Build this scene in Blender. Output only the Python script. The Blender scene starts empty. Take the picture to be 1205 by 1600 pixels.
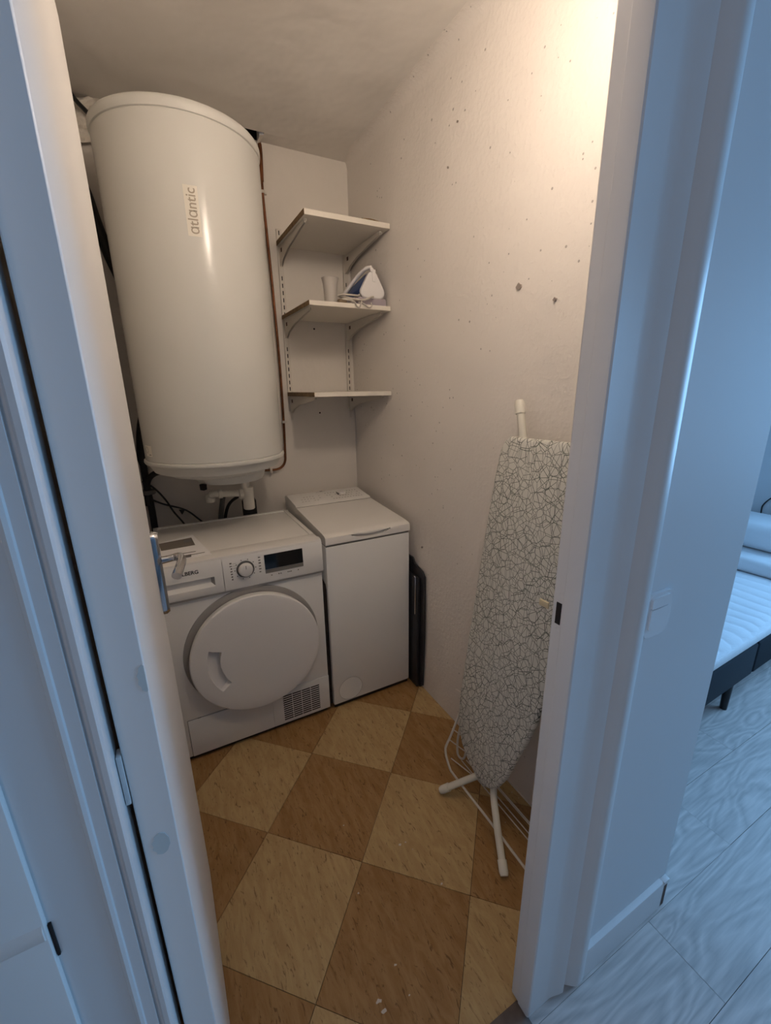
import bpy, bmesh, math, random
from mathutils import Vector, Matrix
random.seed(7)
PI = math.pi
S = bpy.context.scene
C = S.collection

# ------------------------------------------------------------------ camera
W, H, F = 1205, 1600, 664.18
PITCH, ROLL, YAW = 0.28264, 0.014044, 0.480939
CAM = Vector((-0.97466, -2.21633, 1.41743))
fw = Vector((math.sin(YAW) * math.cos(PITCH), math.cos(YAW) * math.cos(PITCH), -math.sin(PITCH)))
ri = Vector((math.cos(YAW), -math.sin(YAW), 0))
dn = fw.cross(ri)
ri, dn = ri * math.cos(ROLL) + dn * math.sin(ROLL), -ri * math.sin(ROLL) + dn * math.cos(ROLL)
cd = bpy.data.cameras.new('camera')
cam = bpy.data.objects.new('camera', cd)
C.objects.link(cam)
up = -dn
cam.matrix_world = Matrix(((ri.x, up.x, -fw.x, CAM.x), (ri.y, up.y, -fw.y, CAM.y), (ri.z, up.z, -fw.z, CAM.z), (0, 0, 0, 1)))
cd.sensor_fit = 'VERTICAL'
cd.sensor_height = 24
cd.lens = F / H * 24
cd.clip_start = 0.02
S.camera = cam


def at(x, y, ax, val):
    """point of the photograph's ray (x, y) on the plane axis=val (used to place things at their real spot)"""
    d = ri * ((x - W / 2) / F) + dn * ((y - H / 2) / F) + fw
    t = (val - CAM[ax]) / d[ax]
    return CAM + d * t


# ------------------------------------------------------------------ world, light, exposure
S.view_settings.view_transform = 'Standard'
S.view_settings.look = 'None'
S.view_settings.exposure = 0.0
S.view_settings.gamma = 1.0
S.view_settings.use_curve_mapping = False
wd = bpy.data.worlds.new('world')
S.world = wd
wd.use_nodes = True
wd.node_tree.nodes['Background'].inputs[0].default_value = (0.30, 0.60, 1.0, 1)
wd.node_tree.nodes['Background'].inputs[1].default_value = 1.0


def area(name, loc, rot, sx, sy, power, col):
    l = bpy.data.lights.new(name, 'AREA')
    l.shape = 'RECTANGLE'
    l.size, l.size_y, l.energy, l.color = sx, sy, power, col
    o = bpy.data.objects.new(name, l)
    C.objects.link(o)
    o.location, o.rotation_euler = loc, rot
    return o


WINDOW_POWER = 60
LAMP_STRENGTH = 137
# daylight through the bedroom window (the opening is in wall_bedroom_end at x = 2.6)
area('window_daylight', (2.68, -2.35, 1.45), (0, PI / 2, 0), 1.4, 1.5, WINDOW_POWER, (0.27, 0.58, 1.0))
# added warm fill light from the left of the hall, no fixture there
area('hall_warm_fill', (-1.33, -2.65, 1.35), (0, -PI / 2, 0), 1.9, 0.6, 2.4, (1.0, 0.76, 0.60))


# ------------------------------------------------------------------ materials
def mat(name, col=(0.8, 0.8, 0.8), rough=0.5, metal=0.0, spec=0.5, bump=None, var=None, emit=None, trans=0, coat=0):
    m = bpy.data.materials.new(name)
    m.use_nodes = True
    nt = m.node_tree
    b = nt.nodes['Principled BSDF']
    b.inputs['Base Color'].default_value = (*col, 1)
    b.inputs['Roughness'].default_value = rough
    b.inputs['Metallic'].default_value = metal
    b.inputs['Specular IOR Level'].default_value = spec
    b.inputs['Transmission Weight'].default_value = trans
    b.inputs['Coat Weight'].default_value = coat
    tc = nt.nodes.new('ShaderNodeTexCoord')
    if emit:
        b.inputs['Emission Color'].default_value = (*emit[0], 1)
        b.inputs['Emission Strength'].default_value = emit[1]
    if var:   # (scale, amount) gentle colour mottling
        n = nt.nodes.new('ShaderNodeTexNoise')
        n.inputs['Scale'].default_value = var[0]
        n.inputs['Detail'].default_value = 5
        nt.links.new(tc.outputs['Object'], n.inputs['Vector'])
        r = nt.nodes.new('ShaderNodeMapRange')
        r.inputs['From Min'].default_value = 0.3
        r.inputs['From Max'].default_value = 0.7
        r.inputs['To Min'].default_value = 1 - var[1]
        r.inputs['To Max'].default_value = 1
        nt.links.new(n.outputs['Fac'], r.inputs['Value'])
        mx = nt.nodes.new('ShaderNodeVectorMath')
        mx.operation = 'SCALE'
        mx.inputs[0].default_value = col
        nt.links.new(r.outputs[0], mx.inputs['Scale'])
        nt.links.new(mx.outputs[0], b.inputs['Base Color'])
    if bump:  # list of (scale, strength, distance)
        prev = None
        for sc, st, di in bump:
            n = nt.nodes.new('ShaderNodeTexNoise')
            n.inputs['Scale'].default_value = sc
            n.inputs['Detail'].default_value = 4
            nt.links.new(tc.outputs['Object'], n.inputs['Vector'])
            bn = nt.nodes.new('ShaderNodeBump')
            bn.inputs['Strength'].default_value = st
            bn.inputs['Distance'].default_value = di
            nt.links.new(n.outputs['Fac'], bn.inputs['Height'])
            if prev:
                nt.links.new(prev.outputs[0], bn.inputs['Normal'])
            prev = bn
        nt.links.new(prev.outputs[0], b.inputs['Normal'])
    return m


def nd(nt, t, **kw):
    n = nt.nodes.new(t)
    for k, v in kw.items():
        if k in n.inputs:
            n.inputs[k].default_value = v
        else:
            setattr(n, k, v)
    return n


def math_(nt, op, a, b=None, c=None):
    n = nt.nodes.new('ShaderNodeMath')
    n.operation = op
    for i, v in enumerate((a, b, c)):
        if v is None:
            continue
        if isinstance(v, (int, float)):
            n.inputs[i].default_value = v
        else:
            nt.links.new(v, n.inputs[i])
    return n.outputs[0]


def mixc(nt, fac, a, b):
    n = nt.nodes.new('ShaderNodeMix')
    n.data_type = 'RGBA'
    if isinstance(fac, (int, float)):
        n.inputs[0].default_value = fac
    else:
        nt.links.new(fac, n.inputs[0])
    for i, v in ((6, a), (7, b)):
        if isinstance(v, tuple):
            n.inputs[i].default_value = (*v, 1)
        else:
            nt.links.new(v, n.inputs[i])
    return n.outputs[2]


def plaster_rough():
    """painted rough concrete: fine lumps, sparse dark pits"""
    m = mat('rough_painted_concrete', (0.82, 0.77, 0.72), 0.75, spec=0.25)
    nt = m.node_tree
    b = nt.nodes['Principled BSDF']
    tc = nd(nt, 'ShaderNodeTexCoord')
    v = nd(nt, 'ShaderNodeTexVoronoi', Scale=48.0, Randomness=1.0)
    nt.links.new(tc.outputs['Object'], v.inputs['Vector'])
    sep = nd(nt, 'ShaderNodeSeparateColor')
    nt.links.new(v.outputs['Color'], sep.inputs[0])
    keep = math_(nt, 'GREATER_THAN', sep.outputs[0], 0.40)
    n2 = nd(nt, 'ShaderNodeTexNoise', Scale=3.0, Detail=2.0)
    nt.links.new(tc.outputs['Object'], n2.inputs['Vector'])
    cl = math_(nt, 'GREATER_THAN', n2.outputs['Fac'], 0.47)
    rad = math_(nt, 'MULTIPLY', math_(nt, 'POWER', sep.outputs[1], 1.8), 0.19)
    pit = math_(nt, 'LESS_THAN', v.outputs['Distance'], rad)
    pit = math_(nt, 'MULTIPLY', math_(nt, 'MULTIPLY', pit, keep), cl)
    nt.links.new(mixc(nt, math_(nt, 'MULTIPLY', pit, 0.6), (0.82, 0.77, 0.72), (0.22, 0.19, 0.17)), b.inputs['Base Color'])
    nf = nd(nt, 'ShaderNodeTexNoise', Scale=70.0, Detail=4.0)
    nt.links.new(tc.outputs['Object'], nf.inputs['Vector'])
    ng = nd(nt, 'ShaderNodeTexNoise', Scale=9.0, Detail=3.0)
    nt.links.new(tc.outputs['Object'], ng.inputs['Vector'])
    b1 = nd(nt, 'ShaderNodeBump', Strength=0.28, Distance=0.012)
    nt.links.new(ng.outputs['Fac'], b1.inputs['Height'])
    b2 = nd(nt, 'ShaderNodeBump', Strength=0.6, Distance=0.0032)
    ridge = math_(nt, 'POWER', nf.outputs['Fac'], 2.0)
    nt.links.new(ridge, b2.inputs['Height'])
    nt.links.new(b1.outputs[0], b2.inputs['Normal'])
    b3 = nd(nt, 'ShaderNodeBump', Strength=0.8, Distance=0.004, invert=True)
    nt.links.new(pit, b3.inputs['Height'])
    nt.links.new(b2.outputs[0], b3.inputs['Normal'])
    nt.links.new(b3.outputs[0], b.inputs['Normal'])
    return m


def lino(name, base, vein, light):
    m = mat(name, base, 0.55, spec=0.3)
    nt = m.node_tree
    b = nt.nodes['Principled BSDF']
    tc = nd(nt, 'ShaderNodeTexCoord')
    oi = nd(nt, 'ShaderNodeObjectInfo')
    mp = nd(nt, 'ShaderNodeMapping')
    mp.inputs['Rotation'].default_value = (0, 0, 0.772)
    mp.inputs['Scale'].default_value = (3.0, 0.75, 1)
    nt.links.new(tc.outputs['Object'], mp.inputs['Vector'])
    off = nd(nt, 'ShaderNodeVectorMath', operation='ADD')
    nt.links.new(mp.outputs[0], off.inputs[0])
    sc = math_(nt, 'MULTIPLY', oi.outputs['Random'], 17.0)
    cmb = nd(nt, 'ShaderNodeCombineXYZ')
    nt.links.new(sc, cmb.inputs[0])
    nt.links.new(sc, cmb.inputs[1])
    nt.links.new(cmb.outputs[0], off.inputs[1])
    n1 = nd(nt, 'ShaderNodeTexNoise', Scale=14.0, Detail=7.0, Roughness=0.62, Distortion=0.8)
    nt.links.new(off.outputs[0], n1.inputs['Vector'])
    f1 = nd(nt, 'ShaderNodeMapRange')
    f1.inputs['From Min'].default_value = 0.38
    f1.inputs['From Max'].default_value = 0.62
    nt.links.new(n1.outputs['Fac'], f1.inputs['Value'])
    c1 = mixc(nt, f1.outputs[0], light, base)
    n2 = nd(nt, 'ShaderNodeTexNoise', Scale=38.0, Detail=4.0, Roughness=0.6, Distortion=1.2)
    nt.links.new(off.outputs[0], n2.inputs['Vector'])
    f2 = nd(nt, 'ShaderNodeMapRange')
    f2.inputs['From Min'].default_value = 0.58
    f2.inputs['From Max'].default_value = 0.68
    nt.links.new(n2.outputs['Fac'], f2.inputs['Value'])
    c2 = mixc(nt, math_(nt, 'MULTIPLY', f2.outputs[0], 0.7), c1, vein)
    nt.links.new(c2, b.inputs['Base Color'])
    bp = nd(nt, 'ShaderNodeBump', Strength=0.15, Distance=0.001)
    nt.links.new(n2.outputs['Fac'], bp.inputs['Height'])
    nt.links.new(bp.outputs[0], b.inputs['Normal'])
    return m


def laminate():
    m = mat('grey_oak_laminate', (0.5, 0.5, 0.5), 0.42, spec=0.4)
    nt = m.node_tree
    b = nt.nodes['Principled BSDF']
    tc = nd(nt, 'ShaderNodeTexCoord')
    oi = nd(nt, 'ShaderNodeObjectInfo')
    sc = math_(nt, 'MULTIPLY', oi.outputs['Random'], 13.0)
    cmb = nd(nt, 'ShaderNodeCombineXYZ')
    nt.links.new(sc, cmb.inputs[0])
    nt.links.new(sc, cmb.inputs[1])
    off = nd(nt, 'ShaderNodeVectorMath', operation='ADD')
    nt.links.new(tc.outputs['Object'], off.inputs[0])
    nt.links.new(cmb.outputs[0], off.inputs[1])
    mp = nd(nt, 'ShaderNodeMapping')
    mp.inputs['Scale'].default_value = (1.3, 6.5, 1)
    nt.links.new(off.outputs[0], mp.inputs['Vector'])
    n1 = nd(nt, 'ShaderNodeTexNoise', Scale=1.5, Detail=3.0, Roughness=0.35, Distortion=0.5)
    nt.links.new(mp.outputs[0], n1.inputs['Vector'])
    rings = math_(nt, 'FRACT', math_(nt, 'MULTIPLY', n1.outputs['Fac'], 11.0))
    tri = math_(nt, 'ABSOLUTE', math_(nt, 'SUBTRACT', rings, 0.5))
    mp2 = nd(nt, 'ShaderNodeMapping')
    mp2.inputs['Scale'].default_value = (4, 60, 1)
    nt.links.new(off.outputs[0], mp2.inputs['Vector'])
    n2 = nd(nt, 'ShaderNodeTexNoise', Scale=2.0, Detail=5.0)
    nt.links.new(mp2.outputs[0], n2.inputs['Vector'])
    g = math_(nt, 'ADD', math_(nt, 'MULTIPLY', tri, 0.75), math_(nt, 'MULTIPLY', n2.outputs['Fac'], 0.85))
    c = mixc(nt, g, (0.80, 0.73, 0.69), (0.40, 0.375, 0.36))
    nt.links.new(c, b.inputs['Base Color'])
    bp = nd(nt, 'ShaderNodeBump', Strength=0.2, Distance=0.001)
    nt.links.new(g, bp.inputs['Height'])
    nt.links.new(bp.outputs[0], b.inputs['Normal'])
    return m


def cover_fabric():
    """off-white cotton printed with a web of thin grey-green lines"""
    m = mat('printed_cover_fabric', (0.7, 0.7, 0.66), 0.85, spec=0.15)
    nt = m.node_tree
    b = nt.nodes['Principled BSDF']
    tc = nd(nt, 'ShaderNodeTexCoord')
    acc = None
    sp_ = nd(nt, 'ShaderNodeSeparateXYZ')
    nt.links.new(tc.outputs['Object'], sp_.inputs[0])
    for sc, wd_, off, st in ((36, 0.016, 0.0, (1, 1)), (27, 0.012, 7.3, (1.3, 0.8)), (24, 0.011, 13.1, (0.8, 1.25)), (30, 0.011, 21.0, (1, 1))):
        cb = nd(nt, 'ShaderNodeCombineXYZ')
        ang = off * 1.3
        yy_, zz_ = sp_.outputs[1], sp_.outputs[2]
        nt.links.new(math_(nt, 'ADD', math_(nt, 'MULTIPLY', yy_, math.cos(ang) * st[0]), math_(nt, 'MULTIPLY', zz_, math.sin(ang) * st[0])), cb.inputs[0])
        nt.links.new(math_(nt, 'ADD', math_(nt, 'MULTIPLY', yy_, -math.sin(ang) * st[1]), math_(nt, 'MULTIPLY', zz_, math.cos(ang) * st[1])), cb.inputs[1])
        v = nd(nt, 'ShaderNodeTexVoronoi', feature='DISTANCE_TO_EDGE', Scale=float(sc))
        v.voronoi_dimensions = '2D'
        nt.links.new(cb.outputs[0], v.inputs['Vector'])
        r = nd(nt, 'ShaderNodeMapRange')
        r.inputs['From Min'].default_value = wd_ * 0.6
        r.inputs['From Max'].default_value = wd_ * 2.2
        r.inputs['To Min'].default_value = 1
        r.inputs['To Max'].default_value = 0
        nt.links.new(v.outputs['Distance'], r.inputs['Value'])
        acc = r.outputs[0] if acc is None else math_(nt, 'MAXIMUM', acc, r.outputs[0])
    n = nd(nt, 'ShaderNodeTexNoise', Scale=12.0)
    nt.links.new(tc.outputs['Object'], n.inputs['Vector'])
    acc = math_(nt, 'MULTIPLY', acc, math_(nt, 'ADD', n.outputs['Fac'], 0.5))
    nt.links.new(mixc(nt, acc, (0.70, 0.69, 0.64), (0.10, 0.115, 0.10)), b.inputs['Base Color'])
    return m


M = dict(
    rough=plaster_rough(),
    plaster=mat('painted_plaster', (0.82, 0.77, 0.71), 0.7, spec=0.25, bump=[(5, 0.4, 0.02), (60, 0.15, 0.002)], var=(2.5, 0.06)),
    ceiling=mat('uneven_ceiling_paint', (0.86, 0.82, 0.77), 0.65, spec=0.3, bump=[(2.2, 0.7, 0.05), (40, 0.12, 0.002)], var=(1.6, 0.10)),
    shade=mat('darkened_unseen_wall', (0.34, 0.33, 0.32), 0.7),  # unseen hall walls greyed to cut the bounce light on the left
    hall=mat('smooth_white_wall_paint', (0.74, 0.76, 0.78), 0.6, spec=0.3, bump=[(30, 0.05, 0.002)]),
    trim=mat('glossy_white_trim_paint', (0.76, 0.745, 0.74), 0.38, spec=0.45, bump=[(14, 0.12, 0.003)], var=(5, 0.05)),
    door=mat('white_door_paint', (0.84, 0.82, 0.80), 0.42, spec=0.4, bump=[(12, 0.08, 0.003)]),
    tileL=lino('pale_lino_tile', (0.45, 0.30, 0.135), (0.15, 0.08, 0.033), (0.53, 0.375, 0.18)),
    tileD=lino('brown_lino_tile', (0.31, 0.165, 0.060), (0.11, 0.05, 0.02), (0.39, 0.23, 0.095)),
    grout=mat('dark_joint', (0.07, 0.045, 0.03), 0.9),
    lam=laminate(),
    subfloor=mat('subfloor', (0.12, 0.12, 0.12), 0.9),
    enamel=mat('white_tank_enamel', (0.68, 0.675, 0.64), 0.2, spec=0.42, coat=0.0, bump=[(4, 0.03, 0.01)]),
    enamelCap=mat('white_tank_cap', (0.69, 0.685, 0.65), 0.4),
    appl=mat('white_appliance_enamel', (0.86, 0.855, 0.84), 0.35, spec=0.45),
    applTop=mat('white_appliance_top', (0.84, 0.82, 0.79), 0.33, spec=0.45),
    applGrey=mat('grey_appliance_ring', (0.36, 0.35, 0.34), 0.4),
    applDoor=mat('white_plastic_door', (0.88, 0.865, 0.855), 0.38, spec=0.4),
    dark=mat('black_plastic', (0.012, 0.012, 0.012), 0.35),
    slot=mat('dark_recess', (0.02, 0.018, 0.016), 0.9),
    display=mat('black_display_glass', (0.006, 0.006, 0.007), 0.06, spec=0.7),
    print_=mat('grey_print', (0.18, 0.17, 0.165), 0.6),
    printBlack=mat('black_print', (0.03, 0.03, 0.03), 0.5),
    knobRing=mat('dark_grey_ring', (0.10, 0.10, 0.10), 0.35),
    greyband=mat('grey_plastic_band', (0.20, 0.19, 0.175), 0.4),
    logoPlate=mat('cream_label', (0.80, 0.76, 0.68), 0.45),
    logoInk=mat('beige_grey_ink', (0.40, 0.345, 0.27), 0.5),
    chrome=mat('polished_chrome', (0.55, 0.56, 0.59), 0.14, metal=1.0, bump=[(40, 0.05, 0.001)]),
    copper=mat('aged_copper_pipe', (0.23, 0.085, 0.035), 0.4, metal=0.75, var=(30, 0.5)),
    pvc=mat('white_pvc', (0.80, 0.77, 0.70), 0.35),
    rubber=mat('black_rubber', (0.010, 0.010, 0.010), 0.5),
    cable=mat('dark_cable', (0.022, 0.022, 0.022), 0.45),
    greyhose=mat('grey_ribbed_hose', (0.13, 0.125, 0.12), 0.55),
    plastic_wrap=mat('crumpled_white_wrap', (0.75, 0.70, 0.63), 0.4, bump=[(40, 0.9, 0.01)]),
    melamine=mat('white_melamine', (0.78, 0.73, 0.65), 0.45),
    chipboard=mat('raw_chipboard_edge', (0.30, 0.19, 0.095), 0.85, var=(90, 0.5)),
    steel=mat('white_powder_coated_steel', (0.72, 0.67, 0.60), 0.45),
    cup=mat('frosted_plastic', (0.70, 0.66, 0.62), 0.45, trans=0.35),
    ironWhite=mat('white_iron_plastic', (0.80, 0.78, 0.78), 0.3),
    ironBlue=mat('blue_iron_plastic', (0.012, 0.045, 0.16), 0.3),
    ironGrey=mat('lilac_grey_plastic', (0.34, 0.30, 0.34), 0.4),
    cord=mat('light_grey_cord', (0.52, 0.48, 0.43), 0.6),
    plug=mat('brown_plug', (0.17, 0.12, 0.07), 0.6),
    fabric=cover_fabric(),
    tab=mat('beige_tab', (0.70, 0.62, 0.44), 0.7),
    legw=mat('cream_painted_tube', (0.74, 0.71, 0.62), 0.35),
    capw=mat('cream_plastic_cap', (0.80, 0.77, 0.68), 0.45),
    wire=mat('white_coated_wire', (0.62, 0.58, 0.52), 0.4),
    paper=mat('white_paper', (0.93, 0.92, 0.92), 0.7),
    paperGrey=mat('grey_printed_block', (0.19, 0.165, 0.14), 0.6),
    panelBlack=mat('charcoal_plastic_panel', (0.025, 0.026, 0.032), 0.45, var=(20, 0.4)),
    brownEnd=mat('raw_board_end', (0.10, 0.055, 0.04), 0.8),
    threshold=mat('worn_threshold', (0.20, 0.155, 0.13), 0.6, bump=[(30, 0.4, 0.004)], var=(25, 0.4)),
    bedBlue=mat('navy_bed_fabric', (0.008, 0.014, 0.022), 0.9, bump=[(300, 0.3, 0.001)]),
    sheet=mat('white_quilted_cotton', (0.82, 0.84, 0.86), 0.85, bump=[(25, 0.25, 0.01)]),
    bedleg=mat('black_bed_leg', (0.008, 0.008, 0.009), 0.4),
    switch=mat('white_switch_plastic', (0.80, 0.81, 0.83), 0.25),
    bulb=mat('opal_lamp_glass', (1, 1, 1), 0.4, emit=((1.0, 0.82, 0.655), LAMP_STRENGTH)),
    fleck=mat('white_paint_fleck', (0.62, 0.57, 0.50), 0.7),
    gapDark=mat('dark_gap', (0.016, 0.010, 0.009), 0.95),  # near-black, the shade inside holes put into the colour
)


# ------------------------------------------------------------------ mesh helpers
def obj(name, bm, m, parent=None, smooth=True, angle=40):
    me = bpy.data.meshes.new(name)
    bmesh.ops.recalc_face_normals(bm, faces=bm.faces)
    bm.to_mesh(me)
    bm.free()
    me.materials.append(m)
    if smooth:
        me.shade_smooth()
        try:
            me.set_sharp_from_angle(angle=math.radians(angle))
        except Exception:
            pass
    o = bpy.data.objects.new(name, me)
    C.objects.link(o)
    if parent:
        o.parent = parent
        o.matrix_parent_inverse = Matrix.Translation(-Vector(parent.location)) if parent.type == 'EMPTY' else Matrix()
    return o


def thing(name, label, cat, loc, group=None, kind=None):
    o = bpy.data.objects.new(name, None)
    o.empty_display_size = 0.05
    C.objects.link(o)
    o.location = loc
    return tag(o, label, cat, group, kind)


def tag(o, label=None, cat=None, group=None, kind=None):
    if label: o['label'] = label
    if cat: o['category'] = cat
    if group: o['group'] = group
    if kind: o['kind'] = kind
    return o


def struct(name, bm, m, label=None, **k):
    o = obj(name, bm, m, **k)
    o['kind'] = 'structure'
    if label: o['label'] = label
    return o


def B():
    return bmesh.new()


def box(bm, x0, x1, y0, y1, z0, z1, bev=0, seg=2, mtx=None):
    t = bmesh.new()
    bmesh.ops.create_cube(t, size=1)
    bmesh.ops.scale(t, vec=(abs(x1 - x0), abs(y1 - y0), abs(z1 - z0)), verts=t.verts)
    bmesh.ops.translate(t, vec=((x0 + x1) / 2, (y0 + y1) / 2, (z0 + z1) / 2), verts=t.verts)
    if bev:
        bmesh.ops.bevel(t, geom=t.edges[:] + t.verts[:], offset=bev, segments=seg, profile=0.5, affect='EDGES')
    if mtx is not None:
        bmesh.ops.transform(t, matrix=mtx, verts=t.verts)
    me = bpy.data.meshes.new('tmp')
    t.to_mesh(me)
    t.free()
    bm.from_mesh(me)
    bpy.data.meshes.remove(me)
    return bm


def prism(bm, pts, a0, a1, axis='z'):
    """extrude polygon pts (2D) between a0 and a1 along the axis. x: pts=(y,z); y: pts=(x,z); z: pts=(x,y)"""
    def P(p, a):
        return {'z': (p[0], p[1], a), 'y': (p[0], a, p[1]), 'x': (a, p[0], p[1])}[axis]
    n = len(pts)
    A = [bm.verts.new(P(p, a0)) for p in pts]
    Bv = [bm.verts.new(P(p, a1)) for p in pts]
    bm.faces.new(A)
    bm.faces.new(Bv[::-1])
    for i in range(n):
        bm.faces.new((A[i], A[(i + 1) % n], Bv[(i + 1) % n], Bv[i]))
    return bm


def lathe(bm, prof, cx=0, cy=0, n=48, mtx=None, cap=True):
    """prof list of (r, z) bottom to top"""
    rings = []
    for r, z in prof:
        ring = []
        for i in range(n):
            a = 2 * PI * i / n
            v = Vector((cx + r * math.cos(a), cy + r * math.sin(a), z))
            ring.append(bm.verts.new(mtx @ v if mtx is not None else v))
        rings.append(ring)
    for k in range(len(rings) - 1):
        for i in range(n):
            j = (i + 1) % n
            bm.faces.new((rings[k][i], rings[k][j], rings[k + 1][j], rings[k + 1][i]))
    if cap:
        bm.faces.new(rings[0])
        bm.faces.new(rings[-1][::-1])
    return bm


def catmull(pts, k=6):
    pts = [Vector(p) for p in pts]
    if len(pts) < 3:
        return pts
    out = []
    e = [2 * pts[0] - pts[1]] + pts + [2 * pts[-1] - pts[-2]]
    for i in range(1, len(e) - 2):
        p0, p1, p2, p3 = e[i - 1:i + 3]
        for s in range(k):
            t = s / k
            out.append(0.5 * ((2 * p1) + (-p0 + p2) * t + (2 * p0 - 5 * p1 + 4 * p2 - p3) * t * t + (-p0 + 3 * p1 - 3 * p2 + p3) * t ** 3))
    out.append(pts[-1])
    return out


def tube(bm, pts, r, n=10, smooth=True, k=6, rad=None, squash=None):
    P = catmull(pts, k) if smooth else [Vector(p) for p in pts]
    rings = []
    t0 = (P[1] - P[0]).normalized()
    ref = Vector((0, 0, 1)) if abs(t0.z) < 0.9 else Vector((1, 0, 0))
    u = t0.cross(ref).normalized()
    for i, p in enumerate(P):
        t = (P[min(i + 1, len(P) - 1)] - P[max(i - 1, 0)]).normalized()
        u = (u - t * u.dot(t)).normalized()
        w = t.cross(u)
        rr = r if rad is None else rad(i / (len(P) - 1))
        s = squash or (1, 1)
        rings.append([bm.verts.new(p + (u * math.cos(2 * PI * j / n) * s[0] + w * math.sin(2 * PI * j / n) * s[1]) * rr) for j in range(n)])
    for a, b in zip(rings, rings[1:]):
        for j in range(n):
            bm.faces.new((a[j], a[(j + 1) % n], b[(j + 1) % n], b[j]))
    bm.faces.new(rings[0][::-1])
    bm.faces.new(rings[-1])
    return bm


def text_bm(s, size, shear=0, bold=0.0, depth=0.0):
    cu = bpy.data.curves.new('txt', 'FONT')
    cu.body = s
    cu.size = size
    cu.shear = shear
    cu.offset = bold
    cu.extrude = depth
    cu.align_x = 'CENTER'
    cu.align_y = 'CENTER'
    o = bpy.data.objects.new('txt', cu)
    C.objects.link(o)
    bpy.context.view_layer.update()
    me = bpy.data.meshes.new_from_object(o.evaluated_get(bpy.context.evaluated_depsgraph_get()))
    bm = bmesh.new()
    bm.from_mesh(me)
    bpy.data.objects.remove(o)
    bpy.data.curves.remove(cu)
    bpy.data.meshes.remove(me)
    return bm


def xform(bm, f):
    for v in bm.verts:
        v.co = Vector(f(v.co))
    return bm


HC = 2.455          # ceiling height
XL = -1.13          # closet left wall
YF0, YF1 = -1.763, -1.81   # front partition (closet side, hall side)
HEAD = 2.06
XE = 2.60           # far bedroom wall

# ------------------------------------------------------------------ large structure
# closet walls
bm = B(); box(bm, XL - 0.1, 0.0, 0.0, 0.1, -0.02, HC + 0.15)
struct('wall_back', bm, M['plaster'], 'closet back wall behind the boiler and shelves')
bm = B()
nx = 36
# rough right wall: finely subdivided, gently uneven face, rounding into the ceiling
ys = [YF0 + (0.0 - YF0) * i / 50 for i in range(51)]
zs = [HC * i / 70 for i in range(71)]
rng = random.Random(3)
ph = [rng.uniform(0, 6.28) for _ in range(8)]
def bulge(y, z):
    e = 0.0018 * math.sin(5 * y + ph[0]) * math.sin(4 * z + ph[1]) + 0.0012 * math.sin(13 * y + ph[2] + 3 * math.sin(3 * z))
    R_ = 0.045
    t = max(0.0, min(1.0, (z - (HC - R_)) / R_))
    return e * (1 - t) - R_ * (1 - math.sqrt(max(0.0, 1 - t * t))) * min(1.0, 0.25 - y / 0.2)
zs = [HC * i / 60 for i in range(59)] + [HC - 0.045 + 0.045 * math.sin(PI / 2 * k / 10) for k in range(0, 11)]
zs = sorted(z for z in set(zs) if z <= HC - 0.045 or z >= HC - 0.0451)
g = [[bm.verts.new((bulge(y, z), y, z)) for z in zs] for y in ys]
for i in range(50):
    for j in range(len(zs) - 1):
        bm.faces.new((g[i][j], g[i + 1][j], g[i + 1][j + 1], g[i][j + 1]))
box(bm, 0.012, 0.11, YF0, 0.1, -0.02, HC + 0.1)
wr = struct('wall_right', bm, M['rough'], 'rough pitted white concrete wall on the right of the closet', angle=80)
wr.data.materials.append(M['hall'])
for p in wr.data.polygons:
    if p.center.x > 0.05 or p.center.y < YF1 + 0.002:
        p.material_index = 1
bm = B(); box(bm, XL - 0.1, XL, -1.763, 0.0, -0.02, HC + 0.1)
struct('wall_left', bm, M['plaster'], 'closet left wall hidden behind the open door')
# front partition: right of the opening, left of it, above it
XR0, XL0 = -0.40, -1.074
bm = B()
box(bm, XR0, 0.11, YF1, YF0, 0, HC)
box(bm, -1.35, XL0, YF1, YF0, 0, HC)
box(bm, XL0, XR0, YF1, YF0, HEAD + 0.02, HC)
struct('wall_front', bm, M['hall'], 'thin partition with the closet doorway')
# ceiling of the closet with the small broken hole by the copper pipe
hx0, hx1, hy0 = -0.505, -0.412, -0.095
bm = B()
def ceil_z(x, y):
    f = min(1, max(0, (-x - 0.045) / 0.15)) * min(1, max(0, -y / 0.1))
    return HC + f * (0.012 * math.sin(4.1 * x + 1.0) * math.sin(3.3 * y + 0.5) + 0.008 * math.sin(7 * y + 2 * x))
def ceil_patch(x0, x1, y0, y1, nx, ny):
    gg = [[bm.verts.new((x0 + (x1 - x0) * i / nx, y0 + (y1 - y0) * j / ny, ceil_z(x0 + (x1 - x0) * i / nx, y0 + (y1 - y0) * j / ny)))
           for j in range(ny + 1)] for i in range(nx + 1)]
    for i in range(nx):
        for j in range(ny):
            bm.faces.new((gg[i][j], gg[i + 1][j], gg[i + 1][j + 1], gg[i][j + 1]))
ceil_patch(XL, 0.012, YF0, hy0, 24, 36)
ceil_patch(XL, hx0, hy0, 0.0, 12, 3)
ceil_patch(hx1, 0.012, hy0, 0.0, 10, 3)
ce = struct('ceiling', bm, M['ceiling'], 'uneven painted closet ceiling with a broken hole at the back wall', angle=80)
bm = B()
for a in ((hx0 - 0.01, hx0, hy0 - 0.01, 0.0), (hx1, hx1 + 0.01, hy0 - 0.01, 0.0), (hx0, hx1, hy0 - 0.01, hy0)):
    box(bm, a[0], a[1], a[2], a[3], HC + 0.012, HC + 0.15)
box(bm, hx0 - 0.01, hx1 + 0.01, hy0 - 0.01, 0.0, HC + 0.15, HC + 0.16)
obj('ceiling_hole', bm, M['gapDark'], ce)
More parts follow.
